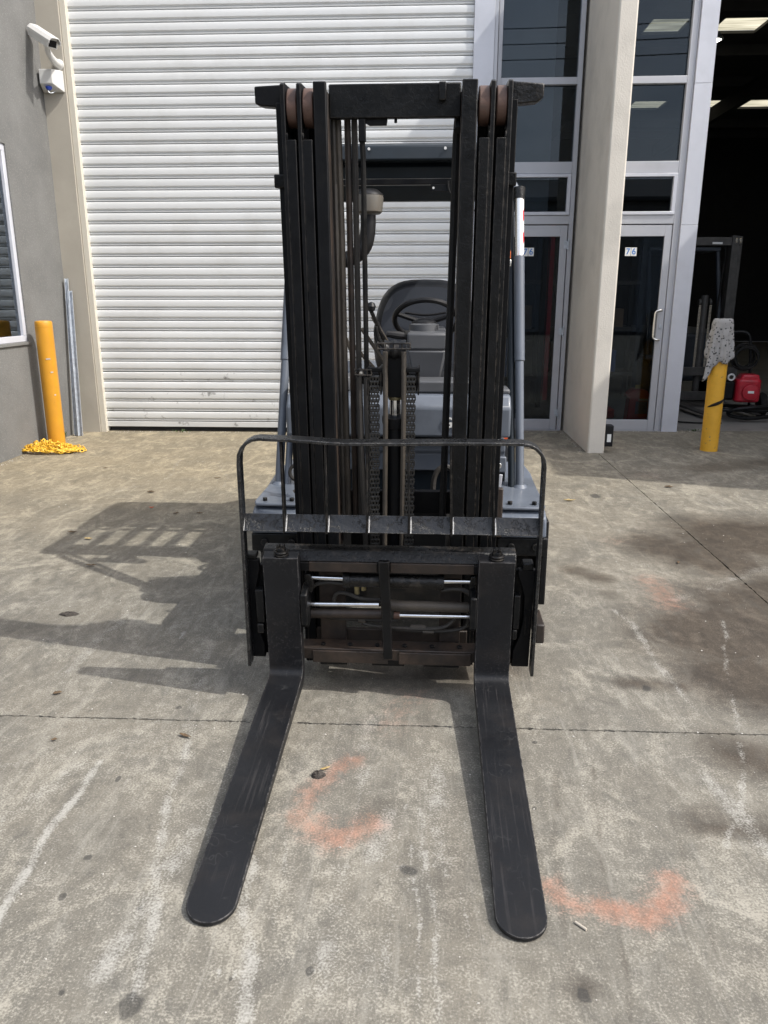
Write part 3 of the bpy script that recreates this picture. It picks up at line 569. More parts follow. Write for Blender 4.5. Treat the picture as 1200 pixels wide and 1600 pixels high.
# load backrest
bt = lambda pts: pts
path = [(-.497, .03), (-.490, .45), (-.484, .79)]
for k in range(1, 6):
    a = k / 5 * math.pi / 2; path.append((-.484 + .072 - .072 * math.cos(a), .798 + .078 * math.sin(a)))
path += [(-.30, .872), (-.14, .862), (.05, .864), (.25, .868), (.36, .868)]
for k in range(0, 6):
    a = math.pi / 2 - k / 5 * math.pi / 2; path.append((.508 - .075 + .075 * math.cos(a), .793 + .075 * math.sin(a)))
path += [(.512, .45), (.514, .02)]
br = mp(MB().ribbon(path, .011, -.008, .042), 'backrest_frame', 'gloss_black', bevel=.0025, smooth=50)
br['label'] = 'bent flat-bar hoop of the load backrest'
brs = [-.344, -.2, -.064, .076, .217, .357]; tops = [-.342, -.196, -.062, .071, .207, .342]
stops = [-.490] + brs + [.508]
for a, b in zip(stops, stops[1:]):
    lw = MB().prism([(.034, .606), (.040, .600), (.004, .552), (-.004, .556)], 'x', a + .004, b - .004)
    mp(lw, 'cross_plate', 'gloss_black', bevel=.0015)
for b, t in zip(brs, tops):
    topw = .872 if t < -.2 else .862
    q = MB().loft([[(b - .0035, -.006, .55), (b + .0035, -.006, .55), (b + .0035, .036, .556), (b - .0035, .036, .556)], [(t - .0035, .0, topw), (t + .0035, .0, topw), (t + .0035, .03, topw), (t - .0035, .03, topw)]])
    mp(q, 'backrest_bar', 'black_chipped', bevel=.001)
    wd = MB().tube([(b + .005, -.004, .557), (b + .0055, .012, .578), (b + .005, .033, .602)], .0024, 6); mp(wd, 'weld_bead', 'weld', bevel=0)
mp(MB().tube([(-.484, -.004, .557), (-.484, .014, .578), (-.484, .033, .602)], .003, 6), 'weld_bead', 'weld', bevel=0)

# carriage
mp(MB().prism([(.056, .386), (.056, .424), (.080, .455), (.125, .460), (.125, .386)], 'x', -.44, .445), 'carriage_top_bar', 'grease', bevel=.004)
for a, b in ((-.275, -.036), (.010, .300)): mp(MB().box(a, b, .047, .0555, .386, .422), 'hook_plate', 'rusty_steel', bevel=.002)
for a, b in ((-.40, -.275), (-.036, .010), (.300, .42)): mp(MB().box(a, b, .048, .0555, .388, .420), 'hook_plate', 'black_paint', bevel=.002)
mp(MB().box(-.44, .445, .056, .125, .030, .074), 'carriage_bottom_bar', 'rusty_steel', bevel=.003)
for a, b in ((-.275, .0), (.04, .30)): mp(MB().box(a, b, .048, .0555, .020, .068), 'hook_plate', 'rusty_steel', bevel=.002)
for a, b in ((-.25, -.15), (.13, .26), (-.06, .06)): mp(MB().box(a, b, .06, .10, .004, .029), 'bottom_hook', 'black_chipped', bevel=.003)
for k in range(6):
    u = -.24 + .1 * k; mp(MB().cyl((u, .085, .073), (u, .085, .082), .010, n=6), 'bolt', 'black_chipped', bevel=.001)
pr_ = [(-.505, .434), (-.449, .430), (-.447, .395), (-.462, .33), (-.470, .25), (-.462, .15), (-.447, .10), (-.447, .042), (-.511, .042)]
mp(MB().prism(pr_, 'y', .040, .062), 'side_plate', 'black_paint', bevel=.003)
pr_ = [(.508, .412), (.449, .414), (.449, .392), (.463, .355), (.475, .31), (.477, .22), (.466, .15), (.447, .095), (.445, .030), (.506, .030)]
mp(MB().prism(pr_, 'y', .040, .062), 'side_plate', 'black_paint', bevel=.003)
mp(MB().box(.462, .500, .030, .075, .415, .440), 'stop_block', 'black_chipped', bevel=.004); mp(MB().box(-.500, -.455, .035, .075, .435, .452), 'stop_block', 'black_chipped', bevel=.004)
for a in (.482, .496, -.492): mp(MB().box(a, a + .005, .036, .0395, .16, .26), 'cast_rib', 'black_paint', bevel=.001)
mp(MB().loft([[(-.030, .028, .436), (.008, .028, .436), (.008, .050, .436), (-.030, .050, .436)], [(-.030, .028, .40), (.008, .028, .40), (.008, .040, .40), (-.030, .040, .40)], [(-.022, .028, .25), (.013, .028, .25), (.013, .040, .25), (-.022, .040, .25)], [(-.015, .030, .050), (.018, .030, .050), (.018, .044, .050), (-.015, .044, .050)]]), 'centre_strap', 'black_chipped', bevel=.003)
for a, b in ((-.50, -.41), (.415, .497)): mp(MB().box(a, b, .064, .084, .045, .40), 'side_backing', 'black_paint', bevel=.002)
# cylinders on the carriage
mp(MB().cyl((-.15, .08, .342), (.19, .08, .340), .0245, n=20).lathe([(.029, -.158), (.029, -.135)], (0, .08, .342), 18, 'x').lathe([(.028, .175), (.028, .198)], (0, .08, .340), 18, 'x'), 'side_shift_cylinder', 'grease', bevel=0)
mp(MB().cyl((-.285, .08, .349), (-.15, .08, .346), .0095, n=14), 'chrome_rod', 'chrome', bevel=0); mp(MB().cyl((.19, .08, .344), (.30, .08, .345), .0095, n=14), 'chrome_rod', 'chrome', bevel=0)
mp(MB().cyl((-.30, .08, .242), (-.033, .08, .246), .0088, n=14), 'chrome_rod', 'chrome', bevel=0); mp(MB().cyl((.035, .08, .205), (.30, .08, .206), .0078, n=14), 'chrome_rod', 'chrome', bevel=0)
mp(MB().cyl((-.30, .084, .203), (-.02, .084, .207), .0185, n=18), 'positioner_cylinder', 'rusty_steel', bevel=0); mp(MB().cyl((.010, .084, .243), (.30, .084, .240), .0185, n=18).lathe([(.021, .006), (.021, .03)], (0, .084, .243), 16, 'x'), 'positioner_cylinder', 'dusty_steel', bevel=0)
mp(MB().cyl((.02, .08, .205), (.042, .08, .205), .014, n=14), 'gland', 'rust_roller', bevel=.001)
for x0, x1 in ((-.302, -.278), (.288, .311)):
    mp(MB().prism([(-.004, .318), (.02, .326), (.09, .326), (.09, .19), (.015, .182), (-.004, .20)], 'x', x0, x1), 'positioner_clamp', 'black_chipped', bevel=.004)
for x0, x1 in ((-.462, -.432), (.437, .460)):
    mp(MB().box(x0, x1, .006, .038, .20, .33), 'positioner_clamp', 'black_chipped', bevel=.004); mp(MB().box(x0, x1 - .006, .002, .036, .16, .198), 'positioner_foot', 'black_chipped', bevel=.004)
for q in ([(-.29, .30), (-.268, .30), (-.262, .335), (-.275, .37), (-.295, .37)], [(.285, .31), (.31, .31), (.31, .375), (.29, .372)]): mp(MB().prism(q, 'y', .06, .10), 'rod_eye', 'grease', bevel=.003)
for x0, x1 in ((-.255, -.160), (.185, .262)): mp(MB().box(x0, x1, .135, .155, -.02, .44), 'carriage_upright', 'rusty_steel', bevel=.003)
def hose(pts, r=.0075, m='hose_rubber', sm=2, name='hose'): return mp(MB().tube(pts, r, 8, sm), name, m, bevel=0)
hose([(-.29, .10, .27), (-.27, .10, .31), (-.22, .10, .322), (-.16, .10, .316), (-.11, .10, .318)])
hose([(-.20, .11, .24), (-.19, .11, .275), (-.15, .10, .28), (-.10, .10, .255), (-.03, .11, .25)])
hose([(-.29, .11, .19), (-.22, .11, .172), (-.12, .11, .168), (.02, .11, .165), (.05, .11, .18)], .007)
hose([(-.10, .11, .165), (-.08, .10, .15), (.05, .10, .142), (.15, .10, .14), (.21, .10, .15), (.24, .11, .18)])
hose([(-.10, .12, .15), (.0, .12, .128), (.1, .12, .12), (.22, .12, .122), (.29, .12, .14), (.29, .11, .2)])
hose([(.19, .10, .30), (.25, .10, .308), (.29, .10, .29), (.30, .10, .27)], .009)
for u, w_, h in ((-.115, .27, .045), (-.09, .285, .05), (.035, .30, .03)): mp(MB().cyl((u, .115, w_), (u, .115, w_ + h), .010, n=6), 'fitting', 'brass', bevel=.001)
for u0, u1, w_ in ((.08, .135, .146), (.125, .165, .128), (-.11, -.085, .168)): mp(MB().cyl((u0, .105, w_), (u1, .105, w_), .0105, n=8), 'fitting', 'dusty_steel', bevel=.001)
mp(MB().box(-.275, .29, .16, .175, -.02, .10), 'lower_tie_bar', 'rusty_steel', bevel=.003)

# mast rails: three nested channels a side, cut away at the top where the rollers sit
VF = .17
def rail(s, u0, u1, depth, top, cut, m='black_paint', name='mast_rail'):
    """channel: front flange u0..u1, web on the outer side, s=-1 left side"""
    wo, wi = (u0, u1) if s < 0 else (u1, u0); d = 1 if s < 0 else -1
    web = .013 * d; mb = MB()
    if cut:
        mb.prism([(VF, -.05), (VF, top - .006), (VF + .02, top), (VF + depth, top), (VF + depth, -.05)], 'x', *sorted((wo, wo + web)))
        ca = top - .155
        mb.box(*sorted((wo + web, wi)), VF, VF + .016, -.05, ca); mb.box(*sorted((wo + web, wo + web * 1.35)), VF, VF + .012, ca, ca + .018)
    else:
        mb.box(*sorted((wo, wi)), VF, VF + .016, -.05, top)
        mb.box(*sorted((wo, wo + web)), VF + .0162, VF + depth, -.05, top - .01)
    mb.box(*sorted((wo + web, wi)), VF + depth - .016, VF + depth - .0002, -.05, top - .03)
    return mp(mb, name, m, bevel=.0025)
for s, sets in ((-1, ((-.321, -.278), (-.272, -.229), (-.222, -.183))), (1, ((.366, .324), (.316, .272), (.264, .218)))):
    (a0, a1), (b0, b1), (c0, c1) = [tuple(sorted(q)) for q in sets]
    bm_ = 'black_paint' if s < 0 else 'black_chipped'
    rail(s, a0, a1, .155, 1.918, True, bm_); rail(s, b0, b1, .150, 1.918, True, bm_)
    # inner rail: flange and a rusty inner web
    mp(MB().box(c0, c1, VF, VF + .02, -.05, 1.918), 'mast_rail', bm_, bevel=.0035)
    ww = (c1 - .012, c1 + .0005) if s < 0 else (c0 - .0005, c0 + .012)
    mp(MB().box(*ww, VF + .0205, VF + .125, -.05, 1.895), 'rail_web', 'rusty_steel', bevel=.002)
    oc = (c0, c0 + .012) if s < 0 else (c1 - .012, c1)
    mp(MB().box(*oc, VF + .0205, VF + .125, -.05, 1.9), 'rail_web', 'black_paint', bevel=.002)
    for u0, u1 in ((a0, a1), (b0, b1)):
        lo, hi = (u0 + .0145, u1 + .004) if s < 0 else (u0 - .004, u1 - .0145)
        mp(MB().lathe([(.02, lo), (.052, lo + .001), (.055, lo + .004), (.055, hi - .003), (.052, hi), (.02, hi + .001)], (0, VF + .058, 1.853), 28, 'x'), 'roller', 'rust_roller', bevel=0)
    # outer arm at the top and strip behind
    x0, x1 = (-.418, -.322) if s < 0 else (.368, .468)
    hi_ = 1.922
    mp(MB().prism([(x0, hi_), (x1, hi_ + .004), (x1, 1.862), (x0 + (.02 if s < 0 else 0), 1.868), (x0, 1.874)] if s < 0 else [(x0, hi_ + .004), (x1, hi_ - .004), (x1, 1.880), (x1 - .02, 1.868), (x0, 1.862)], 'y', .27, .335), 'mast_arm', 'black_paint' if s < 0 else 'grease', bevel=.004)
    xs_ = (-.352, -.323) if s < 0 else (.368, .390)
    mp(MB().box(*xs_, .26, .325, .1, 1.875), 'outer_strip', 'black_paint', bevel=.002)
    xb = (-.366, -.323) if s < 0 else (.368, .396)
    mp(MB().box(*xb, .245, .33, 1.632, 1.672), 'bracket', 'black_chipped', bevel=.004)
# head crossbar
cb = mp(MB().box(-.182, .217, .225, .262, 1.824, 1.918), 'head_crossbar', 'black_chipped', bevel=.004); cb['label'] = 'black steel crossbar at the head of the mast'
mp(MB().box(.150, .172, .208, .226, 1.868, 1.918), 'lug', 'black_chipped', bevel=.003)
mp(MB().prism([(-.09, 1.824), (-.005, 1.824), (-.008, 1.806), (-.06, 1.806), (-.072, 1.812)], 'y', .235, .255).cyl((.02, .24, 1.824), (.02, .24, 1.812), .005, n=8), 'lug', 'black_paint', bevel=.002)
for w_ in (.50,): mp(MB().box(-.31, .36, .335, .36, w_, w_ + .09), 'mast_tie_bar', 'black_paint', bevel=.004)
# hydraulic hoses and pipes on the mast
hose([(-.162, .27, 1.84), (-.158, .27, 1.5), (-.158, .27, 1.0), (-.156, .27, .45)], .0115, 'dusty_steel', 0, 'hydraulic_pipe')
hose([(-.132, .275, 1.84), (-.131, .275, 1.5), (-.130, .275, 1.0), (-.13, .275, .45)], .0105, 'rusty_steel', 0, 'hydraulic_pipe')
hose([(-.110, .27, 1.84), (-.109, .27, 1.5), (-.108, .27, 1.0), (-.110, .27, .45)], .0100, 'hose_rubber', 0, 'hydraulic_pipe')
hose([(-.174, .255, 1.84), (-.172, .255, 1.4), (-.172, .255, .42)], .0075, 'hose_rubber', 0, 'hydraulic_pipe')
hose([(-.086, .24, 1.845), (-.084, .24, 1.77), (-.082, .25, 1.72), (-.081, .25, 1.3), (-.080, .25, 1.045)], .0085, 'black_rubber', 0)
mp(MB().box(-.094, -.072, .228, .25, 1.76, 1.824), 'hose_clamp', 'black_paint', bevel=.003)
hose([(.21, .24, 1.79), (.212, .29, 1.84), (.207, .30, 1.75), (.205, .30, 1.42), (.198, .30, 1.09), (.193, .30, .70), (.19, .30, .45)], .0125, 'black_rubber', 1)
for u in (-.098, -.073): hose([(u - .004, .21, 1.04), (u - .005, .215, .95), (u, .22, .7), (u + .01, .22, .42)], .0115, 'hose_rubber', 1)
for u in (-.013, .049): hose([(u, .20, 1.125), (u, .20, .9), (u - .004, .205, .6), (u - .006, .21, .42)], .0085, 'dusty_steel', 0, 'lift_pipe')
mp(MB().cyl((.018, .25, .40), (.018, .25, .88), .034, n=20).lathe([(.042, .86), (.046, .875), (.046, .895), (.03, .90)], (.018, .25, 0), 20), 'lift_cylinder', 'black_paint', bevel=0)
mp(MB().cyl((.018, .25, .89), (.018, .25, .98), .02, n=18), 'lift_rod', 'chrome', bevel=0)
mp(MB().box(-.012, .048, .225, .275, .965, 1.11).box(-.035, .075, .235, .262, 1.0, 1.045), 'cylinder_head', 'black_paint', bevel=.004)
# yellow band on the rod gland
mp(MB().lathe([(.0235, .955), (.0245, .96), (.0245, .966), (.0235, .968)], (.018, .25, 0), 16), 'gland', 'brass', bevel=0)
for a, b, w_, v in ((-.115, -.060, 1.048, .195), (-.038, .070, 1.137, .185)):          # wire guards over the hose pulleys
    g_ = MB()
    for dw in (0, .018): g_.tube([(a, v + .03, w_ + dw), (a, v, w_ + dw), (b, v, w_ + dw), (b, v + .03, w_ + dw)], .0028, 6)
    for k in range(5): u = a + (b - a) * k / 4; g_.cyl((u, v, w_), (u, v, w_ + .018), .0022, n=6)
    mp(g_, 'hose_guard', 'black_chipped', bevel=0)
mp(MB().lathe([(.03, -.04), (.034, -.036), (.028, -.02), (.034, -.004), (.028, .012), (.034, .028), (.034, .035)], (.02, .24, 1.125), 18, 'x'), 'hose_pulley', 'dark_plastic', bevel=0); mp(MB().lathe([(.025, -.108), (.03, -.104), (.024, -.09), (.03, -.078), (.03, -.066)], (0, .235, 1.035), 18, 'x'), 'hose_pulley', 'dark_plastic', bevel=0)
for u in (-.050, .077):
    mp(MB().lathe([(.03, -.018), (.042, -.017), (.042, -.013), (.036, -.012), (.036, .012), (.042, .013), (.042, .017), (.03, .018)], (u, .25, 1.025), 24, 'x').box(u - .024, u - .019, .20, .29, .98, 1.07).box(u + .019, u + .024, .20, .29, .98, 1.07), 'chain_pulley', 'black_chipped', bevel=.001)
    mp(MB().box(u - .022, u + .026, .196, .215, 1.058, 1.072), 'chain_guard', 'black_paint', bevel=.003)
for u, b_ in ((-.050, .40), (.073, .40)):                                              # leaf chains
    ch = MB(); w_ = 1.04; k = 0; n_ = int((w_ - b_) / .0165)
    for k in range(n_):
        z = w_ - k * .0165; uu = u - .00 * k; t_ = k / n_ * -.004
        ch.cyl((uu - .0155 + t_, .208, z), (uu + .0155 + t_, .208, z), .0058, n=8)
        for q in ((-.0125, -.0085), (-.002, .002), (.0085, .0125)) if k % 2 else ((-.0175, -.0130), (-.008, -.003), (.003, .008), (.0130, .0175)):
            ch.box(uu + q[0] + t_, uu + q[1] + t_, .2015, .2145, z - .0135, z + .0015)
    mp(ch, 'lift_chain', 'chain_steel', bevel=0)

# chassis (not leaning): x right, y back from the fork heel, z up
def cp_(mb, name, m, parent=None, bevel=.004, **k): return mb.build(name, m, parent or FK, bevel, **k)
def rbox2(x0, x1, y0, y1, z0, z1, r=.03, n=4):
    """upright box with corners rounded in plan"""
    pts = []
    for cx, cy, a0 in ((x1 - r, y1 - r, 0), (x0 + r, y1 - r, 90), (x0 + r, y0 + r, 180), (x1 - r, y0 + r, 270)):
        for k in range(n + 1): a = R(a0 + 90 * k / n); pts.append((cx + r * math.cos(a), cy + r * math.sin(a)))
    return MB().prism(pts, 'z', z0, z1)
for s in (-1, 1):
    xo, xi = (-.575, -.375) if s < 0 else (.607, .42)
    a, b = sorted((xo, xi))
    # fender: sloping front, cover plate bolted on top
    fd = MB().prism([(.44, .50), (.455, .578), (.50, .598), (1.0, .640), (1.35, .62), (1.42, .40), (1.36, .40), (1.28, .56), (.62, .56), (.55, .50)], 'x', a, b)
    cp_(fd, 'fender', 'bluegrey_paint' if s < 0 else 'bluegrey_worn', bevel=.008)
    pl_ = MB(); Lp = [(a + .012, .475), (b - .012, .475), (b - .002, .50), (b - .012, .86), (a + .030, .86), (a + .002, .51)]
    pl_.loft([[(x, y, .603 + (y - .475) * .09) for x, y in Lp], [(x, y, .616 + (y - .475) * .09) for x, y in Lp]])
    pc = cp_(pl_, 'cover_plate', 'bluegrey_paint', bevel=.005)
    for bx in (a + .045, b - .045): cp_(MB().cyl((bx, .51, .615), (bx, .51, .632), .010, n=6), 'bolt', 'black_chipped', pc, .001)
    # lower front box with bolts
    lo = cp_(MB().prism([(.45, .42), (.45, .497), (.60, .497), (.60, .42)], 'x', a - .005, b + .01), 'fender_bracket', 'black_chipped', bevel=.006)
    for bx in (a + .05, b - .04): cp_(MB().cyl((bx, .448, .462), (bx, .436, .462), .014, n=12), 'bolt', 'black_chipped', lo, .001)
    # tyre and rim
    ty = MB().lathe([(.17, -.09), (.27, -.10), (.295, -.085), (.305, -.05), (.305, .05), (.295, .085), (.27, .10), (.17, .09)], (0, 0, 0), 40, 'x')
    tc_ = (s * .50 + .014, .90, .305)
    for k in range(24):
        t = 2 * math.pi * k / 24; ty.box(-.095, .095, .297, .312, -.018, .018, Matrix.Rotation(t, 4, 'X'))
    to = ty.build('front_tyre', 'black_rubber', FK, .004, loc=tc_)
    MB().lathe([(.02, -.07), (.10, -.075), (.165, -.06), (.172, .06), (.10, .05), (.02, .055)], (0, 0, 0), 28, 'x').build('rim', 'bluegrey_paint', to)
    rt = MB().lathe([(.13, -.08), (.21, -.085), (.23, -.07), (.235, 0), (.23, .07), (.21, .085), (.13, .08)], (s * .43 + .014, 2.12, .235), 32, 'x').build('rear_tyre', 'black_rubber', FK, 0)
    # overhead guard front post, leaning back, with a grip sleeve
    bx = -.516 if s < 0 else .528
    p0 = Vector((bx, .735, .63)); p1 = Vector((-.462 if s < 0 else .50, 1.10, 2.0)); P_ = lambda t: p0.lerp(p1, t)
    po = cp_(MB().tube([P_(0), P_(.5), P_(.885), P_(.91) + Vector((-.02 * s, .01, 0)), Vector((s * .41, 1.14, 2.0))], .0185, 16), 'guard_post', 'bluegrey_paint', bevel=0)
    cp_(MB().tube([P_(0) - Vector((0, 0, .012)), P_(.012)], [.044, .026], 20), 'post_collar', 'bluegrey_worn', po, 0)
    gp0, gp1 = (.385, .80) if s < 0 else (.385, .70)
    cp_(MB().tube([P_(gp0), P_(gp1)], .0225, 16), 'grip_sleeve', 'bluegrey_paint', po, .002)
    # second, thinner tube just inboard
    dx = .030 if s < 0 else -.028
    q0 = p0 + Vector((dx * 1.25, .0, 0)); q1 = p1 + Vector((dx * 1.1, .05, 0))
    cp_(MB().tube([q0, q0.lerp(q1, .35), q0.lerp(q1, .86), Vector((s * .40, 1.16, 2.0))], .015, 12), 'inner_tube', 'bluegrey_paint' if s < 0 else 'guard_blue', po, 0)
    # rear post
    cp_(MB().tube([(bx * .95, 2.02, .95), (bx * .95, 2.06, 1.7), (bx * .93, 1.98, 2.0)], .026, 12, 1), 'rear_post', 'guard_blue', bevel=0)
# red and white reflective tape on the right post
p0 = Vector((.528, .735, .63)); p1 = Vector((.50, 1.10, 2.0)); d_ = (p1 - p0).normalized(); n_ = 5
for k in range(n_):
    a0 = .705 + .165 * k / n_; a1 = .705 + .165 * (k + 1) / n_
    mb = MB(); secs = []
    for t_, sh in ((a0, .0), (a1, .0)):
        c_ = p0.lerp(p1, t_); ring = []
        for j in range(7):
            ang = R(-82 + 16 * j); rr = .0196; ring.append(c_ + Vector((math.cos(ang) * rr, math.sin(ang) * rr, .045 * (j / 6 - .5))))
        secs.append(ring)
    mb.loft(secs, closed=False, cap=False); cp_(mb, 'tape_band', 'red_tape' if k % 2 else 'white_tape', bevel=0)
cp_(MB().tube([p0.lerp(p1, .70), p0.lerp(p1, .872)], .0190, 16), 'bare_sleeve', 'satin_steel', bevel=0)
cp_(MB().tube([p0.lerp(p1, .872), p0.lerp(p1, .905)], [.023, .027], 14), 'post_tape_wrap', 'grease', bevel=0)
# indicator, perforated strip, inner bracket on the right
cp_(MB().prism([(.438, 1.575), (.462, 1.575), (.462, 1.60), (.455, 1.655), (.447, 1.665)], 'y', .88, .91), 'indicator_lens', 'orange_plastic', bevel=.003)
cp_(MB().box(.434, .466, .885, .905, 1.545, 1.572), 'indicator_base', 'satin_steel', bevel=.003)
stp = MB().box(.431, .445, .90, .904, 1.275, 1.52); stp = cp_(stp, 'perforated_strip', 'white_paint', bevel=.001)
for k in range(5): cp_(MB().cyl((.438, .8985, 1.30 + .048 * k), (.438, .8965, 1.30 + .048 * k), .003, n=8), 'hole', 'dark_plastic', stp, 0)
# overhead guard roof: front beam, slots between bars, solid rear panel
gx0, gx1 = -.475, .465
cp_(MB().prism([(1.06, 1.985), (1.075, 2.045), (1.12, 2.062), (1.20, 2.062), (1.20, 2.03), (1.13, 1.985)], 'x', gx0, gx1), 'guard_front_beam', 'guard_blue', bevel=.008)
cp_(MB().prism([(1.24, 1.935), (1.24, 2.015), (1.17, 2.015), (1.14, 1.97), (1.15, 1.925)], 'x', gx0 + .06, gx1 - .06), 'visor_trim', 'guard_blue', bevel=.004)
for x in (gx0, gx1 - .06): cp_(MB().box(x, x + .06, 1.19, 2.15, 1.995, 2.056), 'guard_side_beam', 'guard_blue', bevel=.012)
for k in range(6):
    x = gx0 + .06 + (gx1 - gx0 - .12 - .05) * k / 5 ; cp_(MB().box(x, x + .05, 1.195, 1.62, 2.02, 2.052), 'guard_bar', 'guard_blue', bevel=.004)
cp_(MB().prism([(1.60, 2.02), (1.62, 2.058), (2.10, 2.066), (2.22, 2.03), (2.25, 1.95), (2.2, 1.95), (2.1, 2.03), (1.62, 2.03)], 'x', gx0, gx1), 'roof_panel', 'guard_blue', bevel=.006)
cp_(MB().box(gx0 + .06, gx1 - .06, 1.55, 1.585, 1.952, 2.015), 'rear_visor', 'dark_plastic', bevel=.004)
for x in (-.14, .185): cp_(MB().cyl((x, 1.062, 2.03), (x, 1.056, 2.03), .006, n=8), 'rivet', 'white_paint', bevel=0)
# arm with a hole, and its wire
am = cp_(MB().box(.125, .47, 1.085, 1.092, 1.862, 1.892), 'lamp_arm', 'black_paint', bevel=.002); cp_(MB().cyl((.137, 1.0845, 1.877), (.137, 1.083, 1.877), .005, n=10), 'hole', 'white_paint', am, 0)
cp_(MB().tube([(.20, 1.08, 1.905), (.20, 1.08, 1.87), (.23, 1.08, 1.82), (.29, 1.08, 1.79), (.33, 1.08, 1.78)], .004, 6, 2), 'wire', 'black_rubber', am, 0)
# air intake with pre-cleaner bowl
ai = cp_(MB().lathe([(.002, .072), (.04, .069), (.062, .053), (.067, .045)], (-.145, 1.06, 1.80), 24), 'intake_cap', 'dark_plastic', bevel=0)
cp_(MB().lathe([(.065, .046), (.067, .032), (.062, -.022), (.052, -.030)], (-.145, 1.06, 1.80), 24), 'pre_cleaner_bowl', 'cleaner_bowl', ai, 0)
cp_(MB().tube([(-.145, 1.06, 1.765), (-.145, 1.06, 1.70), (-.16, 1.06, 1.63), (-.22, 1.07, 1.585), (-.32, 1.08, 1.57), (-.48, 1.09, 1.57)], .034, 14, 2), 'intake_elbow', 'dark_plastic', ai, 0)
# cowl, floor, dash
cw = cp_(MB().prism([(.66, .862), (.66, .985), (.70, 1.032), (.95, 1.04), (.95, .862)], 'x', -.46, .47), 'front_cowl', 'bluegrey_paint', bevel=.010)
text('lettering', 'GE', 'white_paint', cw, (.225, .655, .922), .062, bold=.001)
cp_(MB().prism([(.75, .70), (.75, .775), (.735, .79), (.735, .838), (.95, .838), (.95, .70)], 'x', -.45, .46), 'lower_cowl', 'bluegrey_paint', bevel=.006)
cp_(MB().box(-.46, .47, .80, .94, .55, .698), 'floor_front', 'guard_blue', bevel=.006)
cp_(MB().box(.035, .32, .73, .92, 1.036, 1.085), 'dash_step', 'grey_plastic', bevel=.008); cp_(MB().box(-.44, -.20, .75, .92, 1.04, 1.10), 'dash_step', 'grey_plastic', bevel=.008); cp_(MB().box(.40, .47, .74, .9, 1.030, 1.052), 'dash_step', 'grey_plastic', bevel=.008)
cp_(MB().box(-.165, .21, .38, .40, .45, .655), 'axle_plate', 'black_paint', bevel=.004)
cp_(MB().box(-.36, .40, .50, .75, .16, .55), 'axle_housing', 'black_rubber', bevel=.02)
cp_(MB().tube([(.155, .58, .64), (.158, .58, .715), (.185, .58, .755), (.225, .58, .755), (.245, .58, .71)], .011, 8, 2), 'brake_pipe', 'hose_rubber', bevel=0)
cp_(MB().box(.40, .455, .62, .64, .725, .79), 'tilt_lug', 'bluegrey_paint', bevel=.005); cp_(MB().cyl((.425, .62, .755), (.425, .612, .755), .011, n=12), 'bolt', 'chrome', bevel=.001); cp_(MB().loft([[(.41, .60, .72), (.44, .60, .72), (.44, .61, .72), (.41, .61, .72)], [(.42, .60, .66), (.435, .60, .66), (.435, .61, .66), (.42, .61, .66)]]), 'hanging_clip', 'aluminium_grey', bevel=.002)
cp_(MB().torus((-.40, .55, .73), .032, .007, Matrix.Rotation(R(75), 3, 'X'), 18, 8).tube([(-.40, .55, .76), (-.38, .56, .80), (-.41, .58, .85)], .006, 6, 1), 'hose_loop', 'black_rubber', bevel=0)
cp_(MB().tube([(-.41, .5, .66), (-.36, .52, .69), (-.33, .5, .73)], .007, 6, 1), 'hose_loop', 'dusty_steel', bevel=0)
# engine cover, counterweight
cp_(MB().prism([(1.25, .40), (1.25, .90), (1.32, .97), (2.05, .99), (2.10, .4)], 'x', -.42, .44), 'engine_cover', 'grey_plastic', bevel=.03)
cp_(MB().prism([(2.02, .22), (2.02, .98), (2.15, 1.05), (2.50, 1.03), (2.68, .85), (2.70, .45), (2.60, .22)], 'x', -.545, .555), 'counterweight', 'bluegrey_paint', bevel=.05)
for x0, x1 in ((-.56, -.36), (.38, .575)): cp_(MB().box(x0, x1, 1.28, 2.02, .30, .62), 'side_step', 'black_chipped', bevel=.01)
cp_(MB().box(.595, .622, .48, 1.30, .20, .56), 'side_skirt', 'black_chipped', bevel=.006)
cp_(MB().box(.565, .600, .30, .46, .11, .19), 'step_pad', 'rusty_steel', bevel=.006)
cp_(MB().box(.40, .43, .44, .47, .50, .70), 'tilt_cylinder_end', 'rusty_steel', bevel=.004)
# steering console, wheel, seat, levers
def taper(x0, x1, X0, X1, y0, y1, Y0, Y1, z0, z1): return MB().loft([[(x0, y0, z0), (x1, y0, z0), (x1, y1, z0), (x0, y1, z0)], [(X0, Y0, z1), (X1, Y0, z1), (X1, Y1, z1), (X0, Y1, z1)]])
cs = taper(.065, .175, .035, .205, .93, 1.08, .90, 1.12, 1.05, 1.20); cs.loft([[(.035, .90, 1.2001), (.205, .90, 1.2001), (.205, 1.12, 1.2001), (.035, 1.12, 1.2001)], [(.032, .90, 1.272), (.208, .90, 1.272), (.200, 1.12, 1.295), (.040, 1.12, 1.295)]])
cp_(cs, 'steering_console', 'grey_plastic', bevel=.010)
cp_(MB().box(.205, .225, .96, 1.02, 1.05, 1.10), 'console_knob', 'dark_plastic', bevel=.005)
MS = Matrix.Rotation(R(-38), 3, 'X'); swc = Vector((.113, 1.10, 1.322))
sw = cp_(MB().torus(swc, .143, .0125, MS, 40, 10), 'steering_wheel', 'dark_plastic', bevel=0)
sp = MB()
for ang in (200, 340, 90): a = R(ang); sp.tube([swc + MS @ Vector((0, 0, -.02)), swc + MS @ Vector((math.cos(a) * .15, math.sin(a) * .15, 0))], .011, 8)
cp_(sp, 'spokes', 'dark_plastic', sw, 0)
cp_(MB().lathe([(.062, -.03), (.062, .0), (.055, .025), (.03, .04), (.002, .044)], (.105, 1.04, 1.29), 22), 'wheel_hub', 'dark_plastic', sw, 0)
